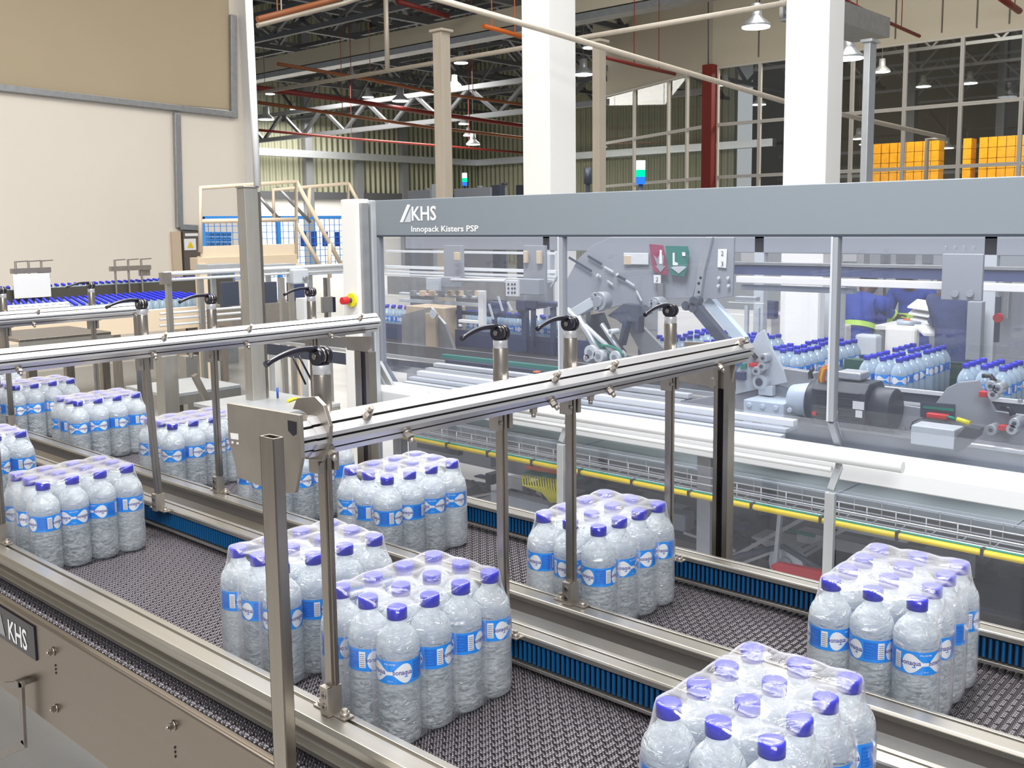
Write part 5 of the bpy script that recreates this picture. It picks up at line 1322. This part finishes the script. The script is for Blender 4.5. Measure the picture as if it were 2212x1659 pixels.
# clamp stands over the far conveyor
for i, (u0, u1, v0, lab) in enumerate(((24, 108, 586, 'clamp bridge over the far bottles at the far left, with a white sheet'), (238, 324, 581, 'clamp bridge over the far bottles, second from the left'))):
    a = px(u0, v0, X=-10.3); c = px(u1, v0, X=-10.3); t = thing('clamp_bridge', lab, 'bracket', (-10.3, a.y, a.z - .2))
    b = MB(); b.bar((-10.3, a.y, a.z), (-10.3, c.y, a.z), .06, .05); b.box((-10.33, c.y - .12, a.z - .09), (-10.3, c.y, a.z + .02)); adopt(b.build('bridge_bar', M['bracket'], None), t)
    for k in (.12, .45, .78):
        y = a.y + (c.y - a.y) * k; b = MB(); b.cyl((-10.3, y, a.z - .28), (-10.3, y, a.z + .09), .012, 8); b.bar((-10.3, y - .01, a.z + .09), (-10.3, y + .12, a.z + .095), .012, .012); adopt(b.build('clamp_rod', M['bracket'], None), t)
    if i == 0:
        b = MB(); b.box((-10.27, a.y, a.z - .27), (-10.265, a.y + .36, a.z - .03)); adopt(b.build('white_sheet', M['white'], None), t)

# pipe frames and drives between the pillar and the end column
XN = -6.3
def fx(name, rects, X, m, lab, cat, dep=.06, bevel=.002, group=None):
    b = MB()
    for u0, v0, u1, v1 in rects:
        a = px(u0, v0, X=X); c = px(u1, v1, X=X); b.box((X - dep, a.y, a.z), (X, c.y, c.z))
    if name in ('machine_bench', 'white_control_box'): m0 = (a.y + c.y) / 2; b.box((X - dep, m0 - .02, -1.05), (X - dep + .03, m0 + .02, min(a.z, c.z)))
    return tag(b.build(name, M[m] if isinstance(m, str) else m, None, bevel), lab, cat, group)
fr = thing('rail_frame', 'white topped steel frame with uprights crossing behind the thick pillar', 'frame', (XN, 3.4, -1.05))
b = MB(); a = px(352, 592, X=XN); c = px(745, 600, X=XN); b.cyl((XN, a.y, a.z), (XN, c.y, a.z), .016, 10); b.cyl((XN, a.y, a.z - .04), (XN, c.y, a.z - .04), .010, 10); adopt(b.build('top_tube', M['mframe'], None), fr)
b = MB(); b.box((XN - .02, a.y - .02, a.z - .07), (XN + .02, a.y + .05, a.z + .01)); adopt(b.build('end_block', M['bracket'], None), fr)
for u in (360, 430, 606, 626, 705):
    p = px(u, 600, X=XN); b = MB(); b.box((XN - .03, p.y - .002, -1.05), (XN, p.y + .036, p.z)); adopt(b.build('upright', M['steel_light'], None, .002), fr)
for v in (678, 690, 704):
    p = px(345, v, X=XN - .1); q = px(520, v, X=XN - .1); b = MB(); b.cyl((XN - .1, p.y, p.z), (XN - .1, q.y, p.z), .009, 8); adopt(b.build('side_rod', M['mframe'], None), fr)
for u0, u1, lab in ((480, 518, 'dark blue grey shield left of the thick pillar'), (572, 600, 'dark blue grey shield right of the thick pillar'), (626, 660, 'dark blue grey shield behind the light drive box')):
    fx('machine_shield', [(u0, 610, u1, 664)], -6.9, 'navy' if u0 > 600 else 'mdark', lab, 'shield', .05)
fx('lower_cover', [(500, 662, 660, 692)], -6.85, 'bracket', 'beige grey cover below the dark shields', 'cover', .3)
t = fx('drive_box', [(634, 582, 668, 612)], -6.24, 'mlight', 'light grey drive box on the white tube right of the thick pillar', 'drive', .10, .01)
b = MB(); p = px(660, 602, X=-6.23); b.cyl((-6.24, p.y, p.z), (-6.22, p.y, p.z), .02, 12); b.build('round_boss', M['zinc'], t)
fx('white_control_box', [(656, 645, 680, 690)], -6.1, 'mframe', 'small white control box left of the end column', 'box', .1)
fx('sensor_plate', [(696, 642, 720, 674)], -5.7, 'bracket', 'square metal sensor plate with five holes left of the end column', 'plate', .02)
fx('black_strip', [(718, 642, 726, 674)], -5.7, 'black', 'black strip on the right edge of the square sensor plate', 'strip', .03)
fx('mounting_post', [(703, 600, 712, 760)], -5.75, 'steel_dark', 'dark mounting post behind the square sensor plate', 'post', .03)
for r_, l_ in (((450, 572, 520, 586), 'low light machine top left of the thick pillar under the platform'), ((570, 572, 640, 586), 'low light machine top right of the thick pillar under the platform'), ((650, 575, 740, 590), 'low light machine top under the foot of the stairs')):
    fx('machine_bench', [r_], -7.2, 'zinc_light', l_, 'machine', .2)
# lower left: transfer tables
def table(u0, v0, u1, v1, X, w_, m, lab, legs=2):
    a = px(u0, v0, X=X); c = px(u1, v1, X=X)
    t = thing('transfer_table', lab, 'table', (X, a.y, -1.05))
    zt_ = min(a.z, c.z); b = MB(); b.box((X - w_, a.y, zt_ - .02), (X, c.y, zt_)); adopt(b.build('table_top', M[m], None, .003), t)
    b = MB(); b.box((X - .01, a.y, zt_ - .07), (X, c.y, zt_ - .02)); adopt(b.build('apron', M['steel_light'], None), t)
    for k in range(legs):
        y = a.y + (c.y - a.y) * (.08 + .8 * k / max(1, legs - 1)); b = MB(); b.box((X - .06, y, -1.05), (X - .01, y + .06, zt_ - .02)); adopt(b.build('leg', M['steel'], None, .003), t)
table(40, 722, 240, 716, -7.0, .7, 'steel', 'flat steel table with small holes in its apron behind the second gantry', 3)
table(360, 793, 520, 830, -5.2, .5, 'zinc_light', 'bright transfer table left of the thick pillar', 3)
table(560, 840, 735, 870, -4.0, .6, 'zinc_light', 'bright transfer table between pillar and end column', 2)
for u, X, lab in ((350, -5.0, 'broad steel leg left of the thick pillar'), (400, -5.95, 'broad steel leg between the leaning guide post and the pillar')):
    a = px(u, 770, X=X); b = MB(); b.box((X - .08, a.y, -1.05), (X, a.y + .09, a.z)); tag(b.build('frame_leg', M['steel_light'], None, .003), lab, 'leg stand')
b = MB(); b.bar(px(420, 810, X=-4.9), px(455, 880, X=-4.9), .03, .03, up=(1, 0, 0)); tag(b.build('diagonal_brace', M['bracket']), 'diagonal steel brace under the bright transfer table', 'brace')
b = MB(); b.tube([px(632, 770, X=-4.6), px(660, 830, X=-4.6)], .006, 6); tag(b.build('air_hose', M['black']), 'left one of two thin black hoses under the nearest clamp lever', 'hose')
b = MB(); b.tube([px(645, 768, X=-4.6), px(676, 828, X=-4.6)], .006, 6); tag(b.build('air_hose', M['black']), 'right one of two thin black hoses under the nearest clamp lever', 'hose')
zt3 = min(px(560, 840, X=-4.0).z, px(735, 870, X=-4.0).z) + .0085
b = MB(); b.tube([px(622, 866, Z=zt3), px(636, 861, Z=zt3), px(652, 862, Z=zt3)], .008, 6); tag(b.build('yellow_strap', M['yellowg']), 'short yellow strap behind the end flange', 'strap')
p = px(600, 860, Z=zt3); b = MB(); b.tube([p, p + Vector((0, 0, .055))], .006, 6); tag(b.build('blue_hose', M['cable_blue']), 'short blue hose end right of the thick pillar', 'hose')

# ------------------------------------------------------------------ behind the machine: people, cabinets, table
def rbox(name, r, Y, dep, m, lab, cat, floor=False, bevel=.01):
    a = px(r[0], r[1], Y=Y); c = px(r[2], r[3], Y=Y); b = MB(); b.box((a.x, Y, -1.05 if floor else c.z), (c.x, Y + dep, a.z))
    return tag(b.build(name, M[m], None, bevel), lab, cat)
rbox('white_cabinet', (1690, 620, 1766, 748), 7.6, .14, 'white', 'tall bright white cabinet behind the inner bottles', 'cabinet', True, .03)
rbox('grey_cabinet', (1774, 620, 1812, 748), 7.9, .12, 'mlight', 'light grey cabinet next to the tall white cabinet', 'cabinet', True)
rbox('control_box', (1910, 703, 1976, 752), 8.2, .12, 'paint_white', 'white rounded control box below the paper stack', 'box', True, .03)
rbox('control_box', (1846, 722, 1893, 752), 8.0, .12, 'mlight', 'small light grey box in front of the bending worker', 'box', True, .02)
rbox('low_cabinet', (1780, 700, 1826, 745), 8.6, .12, 'paint_white', 'low white cabinet left of the bending worker', 'cabinet', True)
rbox('back_counter', (1420, 668, 1665, 760), 9.5, .5, 'paint_white', 'long cream counter behind the inclined belt', 'counter', True)
rbox('dark_screen', (1648, 650, 1672, 690), 9.3, .1, 'navy', 'dark blue screen on the long cream counter', 'screen')
rbox('far_machine', (1395, 530, 2240, 575), 14.0, .6, 'mlight', 'long pale machine body with square windows behind the brush beam', 'machine', True)
for i, (u0, u1) in enumerate(((1600, 1650), (1699, 1752), (1820, 1850))):
    rbox('bright_window', (u0, 543, u1, 566), 13.98, .019, 'white', 'white rectangular window in the pale far machine, %s from the left' % ('first', 'second', 'third')[i], 'window')
for i, (u0, u1) in enumerate(((1902, 1922), (1936, 1975), (1992, 2014))):
    rbox('grey_hatch', (u0, 546, u1, 570), 13.98, .019, 'mgrey', 'rounded grey hatch in the pale far machine, %s from the left' % ('first', 'second', 'third')[i], 'hatch')
rbox('far_machine', (1800, 600, 2240, 690), 12.5, .12, 'mgrey', 'grey machine row behind the workers', 'machine', True)
for i in range(9):
    u = 1895 + i * 34; rbox('upright_bottle_pusher', (u, 600, u + 10, 690), 12.2, .1, 'mlight' if i % 2 else 'zinc', 'pale upright column of the grey machine row, number %s from the left' % 'one two three four five six seven eight nine'.split()[i], 'column')
tb_ = thing('work_table', 'work table with papers between the three workers', 'table', px(1940, 700, Y=8.8))
W = Matrix.Translation(-tb_.location)
b = MB(); a = px(1890, 702, Y=8.6); c = px(2060, 702, Y=8.6); b.box((a.x, 8.6, a.z - .04), (c.x, 9.3, a.z)); adopt(b.build('table_top', M['paint_white'], None, .004), tb_)
for x in (a.x + .05, c.x - .05):
    for y in (8.65, 9.25): b = MB(); b.box((x - .02, y - .02, -1.05), (x + .02, y + .02, a.z - .04)); adopt(b.build('leg', M['zinc'], None), tb_)
zt_ = a.z
for k, (u0, u1, v, lab) in enumerate(((1960, 2012, 662, 'upper white paper sheet held by the standing worker'), (1962, 2010, 676, 'middle white paper sheet held by the standing worker'), (1966, 2008, 688, 'lowest white paper sheet held by the standing worker'))):
    a = px(u0, v, Y=8.4); c = px(u1, v + 8, Y=8.4); b = MB(); b.add([a, c, c + Vector((.0, .22, .05)), a + Vector((0, .22, .05)), a + Vector((0, 0, -.012)), c + Vector((0, 0, -.012)), c + Vector((0, .22, .038)), a + Vector((0, .22, .038))], [(0, 1, 2, 3), (7, 6, 5, 4), (0, 4, 5, 1), (1, 5, 6, 2), (2, 6, 7, 3), (3, 7, 4, 0)])
    tag(b.build('paper_sheet', M['paper']), lab, 'paper')
b = MB(); q = [px(1975, 701, Y=8.3), px(2015, 701, Y=8.5), px(2044, 722, Y=8.2), px(1996, 720, Y=8.1)]
q2 = [p - Vector((0, 0, .02)) for p in q]
b.add(q + q2, [(0, 1, 2, 3), (7, 6, 5, 4), (0, 4, 5, 1), (1, 5, 6, 2), (2, 6, 7, 3), (3, 7, 4, 0)]); tag(b.build('open_flap', M['paper']), 'cream cardboard flap sticking out towards the machine below the papers', 'flap')
b = MB(); p = px(1945, 690, Y=8.5); b.cyl((p.x, 8.7, zt_ + .001), (p.x, 8.7, zt_ + .05), .10, 20); b.mi = 1; b.cyl((p.x, 8.7, zt_ + .05), (p.x, 8.7, zt_ + .06), .05, 16); tag(b.build('tape_roll', [M['gear'], M['orange']]), 'flat round dish with orange centre on the work table', 'dish')

def skin_obj(name, verts, edges, mats, parent, sub=2):
    me_ = bpy.data.meshes.new(name); me_.from_pydata([v[0] for v in verts], edges, [])
    for m in (mats if isinstance(mats, (list, tuple)) else [mats]): me_.materials.append(m)
    o = bpy.data.objects.new(name, me_); COL.objects.link(o)
    if parent is not None: adopt(o, parent)
    sk = o.modifiers.new('skin', 'SKIN')
    sk.use_smooth_shade = True
    for i, v in enumerate(verts):
        me_.skin_vertices[0].data[i].radius = v[1] if isinstance(v[1], tuple) else (v[1], v[1])
        me_.skin_vertices[0].data[i].use_root = (i == 0)
    ss = o.modifiers.new('ss', 'SUBSURF'); ss.levels = sub; ss.render_levels = sub
    return o
def person(lab, J, cov, face, band=True, logo=False):
    """J: joint positions; one continuous body, a coverall over it"""
    t = thing('person', lab, 'person', Vector((J['hip'].x, J['hip'].y, -1.05)))
    V = []; E = []
    def a(p, r, to=None):
        V.append((Vector(p), r)); i = len(V) - 1
        if to is not None: E.append((to, i))
        return i
    hip = a(J['hip'], .12); wa = a((J['hip'] + J['chest']) / 2, .115, hip); ch = a(J['chest'], .13, wa); sh = a(J['neck'] * .8 + J['chest'] * .2, .09, ch)
    nk = a(J['neck'], .05, sh); h1 = a(J['head'] + (J['neck'] - J['head']) * .35, .068, nk); h2 = a(J['head'], .088, h1); h3 = a(J['head'] * 1.5 - (J['neck'] * .5), .07, h2)
    f = face.normalized(); a(J['head'] + f * .095 + Vector((0, 0, -.015)), .016, h2)
    nb = {}
    for s_ in ('l', 'r'):
        s1 = a(J['sh_' + s_], .062, sh); e = a(J['el_' + s_], .043, s1); wv = a(J['wr_' + s_], .028, e)
        d = (J['wr_' + s_] - J['el_' + s_]).normalized(); side = d.cross(f).normalized()
        pm = a(J['wr_' + s_] + d * .06, (.036, .018), wv)
        for k in range(4):
            q = a(J['wr_' + s_] + d * .10 + side * (.027 - .018 * k), .0095, pm); a(J['wr_' + s_] + d * (.165 - .012 * abs(k - 1.2)) + side * (.029 - .02 * k) - f * .0 + Vector((0, 0, -.02)), .0085, q)
        q = a(J['wr_' + s_] + d * .05 + side * .045, .011, wv); a(J['wr_' + s_] + d * .09 + side * .065 + Vector((0, 0, -.01)), .009, q)
        kn = a(J['kn_' + s_], .062, hip); an = a(J['an_' + s_], .045, kn); a(J['an_' + s_] + f * .15 + Vector((0, 0, -.045)), .04, an)
    skin_obj('body', V, E, M['skin'], t)
    V = []; E = []
    hip = a(J['hip'], .155); wa = a((J['hip'] + J['chest']) / 2, .15, hip); ch = a(J['chest'], .165, wa); sh = a(J['neck'] * .72 + J['chest'] * .28, .115, ch); a(J['neck'] * .95 + J['chest'] * .05, .07, sh)
    for s_ in ('l', 'r'):
        s1 = a(J['sh_' + s_], .082, sh); e = a(J['el_' + s_], .062, s1); a(J['wr_' + s_] * .93 + J['el_' + s_] * .07, .046, e)
        kn = a(J['kn_' + s_], .088, hip); a(J['an_' + s_] + Vector((0, 0, .05)), .065, kn)
    skin_obj('coverall', V, E, cov, t)
    b = MB(); c = J['head'] + (J['head'] - J['neck']) * .1
    # hair cap: a scalp shell hugging the skull, open at the face
    n1, n2 = 10, 18; vs = []
    ax = (J['head'] - J['neck']).normalized()
    sd = ax.cross(f).normalized(); ff = sd.cross(ax)
    for i in range(n1 + 1):
        th = PI * .62 * i / n1
        for k in range(n2):
            ph = 2 * PI * k / n2; lim = th * (.72 if math.cos(ph) > .3 else 1.0)
            vs.append(J['head'] + ax * (.03 + .100 * math.cos(lim)) + (ff * math.cos(ph) * .103 + sd * math.sin(ph) * .088) * math.sin(lim))
    b.smooth = True; b.add(vs, [(i * n2 + k, i * n2 + (k + 1) % n2, (i + 1) * n2 + (k + 1) % n2, (i + 1) * n2 + k) for i in range(n1) for k in range(n2)])
    adopt(b.build('hair', M['hair'], None), t)
    for s_ in (-1, 1):
        b = MB(); e = J['head'] + f * .082 + sd * .03 * s_ + ax * .005; b.lathe([(.002, -.010), (.009, -.004), (.010, .003), (.002, .010)], e, 10); adopt(b.build('eye', M['hair'], None), t)
        b = MB(); e = J['head'] + sd * .088 * s_; b.lathe([(.006, -.03), (.014, -.01), (.014, .012), (.006, .03)], e, 10); adopt(b.build('ear', M['skin'], None), t)
    if band:
        m = (J['hip'] * .42 + J['chest'] * .58); d = (J['chest'] - J['hip']).normalized(); q = d.orthogonal().normalized(); q2 = d.cross(q); b = MB(); n = 28; vs = []
        for k in (-.025, .025):
            for i in range(n): vs.append(m + d * k + (q * math.cos(2 * PI * i / n) + q2 * math.sin(2 * PI * i / n)) * .168)
        b.smooth = True; b.add(vs, [(i, (i + 1) % n, n + (i + 1) % n, n + i) for i in range(n)]); adopt(b.build('reflective_band', M['hivis'], None), t)
        for s_ in ('l', 'r'):
            b = MB(); p, q_ = J['wr_' + s_], J['el_' + s_]; b.cyl(p * .82 + q_ * .18, p * .66 + q_ * .34, .056, 16, cap=False); adopt(b.build('sleeve_band', M['hivis'], None), t)
    return t
def V3(u, v, Y): return px(u, v, Y=Y)
# bending worker, seen from behind, reaching right
K = 1.0
hip = V3(1848, 745, 9.0); ch = V3(1856, 678, 9.1); nk = V3(1868, 640, 9.35); hd_ = V3(1876, 616, 9.5)
J = dict(hip=hip, chest=ch, neck=nk, head=hd_, sh_l=ch + Vector((-.17, .10, .11)), sh_r=ch + Vector((.20, .12, .09)), el_l=ch + Vector((-.12, .38, -.05)), el_r=V3(1908, 668, 9.35), wr_l=ch + Vector((.15, .55, -.12)), wr_r=V3(1934, 684, 9.45))
for s_, dx in (('l', -.12), ('r', .12)): J['kn_' + s_] = Vector((hip.x + dx, hip.y - .02, -.62)); J['an_' + s_] = Vector((hip.x + dx, hip.y - .05, -.98))
J['kn_l'].y += .15
w1 = person('worker in blue coverall with lime band, bending over the work table, back turned', J, M['coverall'], Vector((.35, 1, -.5)))
b = MB(); p = V3(1822, 672, 8.9); put_text(b, 'WATER', (p.x, 8.925, p.z + .02), (.97, .0, .06), (0, 0, 1), .075, bold=True); put_text(b, 'CO', (p.x + .07, 8.925, p.z - .05), (.97, .0, .06), (0, 0, 1), .06, bold=True)
# second worker at the back
hip = V3(1972, 716, 10.6); ch = V3(1972, 652, 10.6); nk = V3(1966, 622, 10.5); hd_ = V3(1956, 600, 10.4)
J = dict(hip=hip, chest=ch, neck=nk, head=hd_, sh_l=ch + Vector((-.2, 0, .10)), sh_r=ch + Vector((.2, 0, .10)), el_l=ch + Vector((-.24, -.12, -.18)), el_r=ch + Vector((.22, -.15, -.14)), wr_l=ch + Vector((-.1, -.34, -.25)), wr_r=ch + Vector((.02, -.38, -.22)))
for s_, dx in (('l', -.1), ('r', .1)): J['kn_' + s_] = Vector((hip.x + dx, hip.y, -.6)); J['an_' + s_] = Vector((hip.x + dx, hip.y, -.98))
person('worker in blue coverall behind the work table, head hidden by the rail', J, M['coverall'], Vector((-.3, -1, -.3)))
# third worker, dark blue, holding papers
hip = V3(2066, 762, 8.0); ch = V3(2062, 685, 8.0); nk = V3(2056, 640, 8.0); hd_ = V3(2050, 606, 8.0)
J = dict(hip=hip, chest=ch, neck=nk, head=hd_, sh_l=ch + Vector((-.17, .06, .12)), sh_r=ch + Vector((.19, .0, .12)), el_l=V3(2030, 700, 8.1), el_r=ch + Vector((.16, .25, -.12)), wr_l=V3(2012, 690, 8.45), wr_r=ch + Vector((-.02, .42, -.08)))
for s_, dx in (('l', -.11), ('r', .11)): J['kn_' + s_] = Vector((hip.x + dx, hip.y, -.62)); J['an_' + s_] = Vector((hip.x + dx, hip.y, -.98))
person('person in a dark blue work jacket holding white papers, nearest to the machine glass', J, M['coverall_dark'], Vector((-1, .5, -.2)), band=False)
#@@END
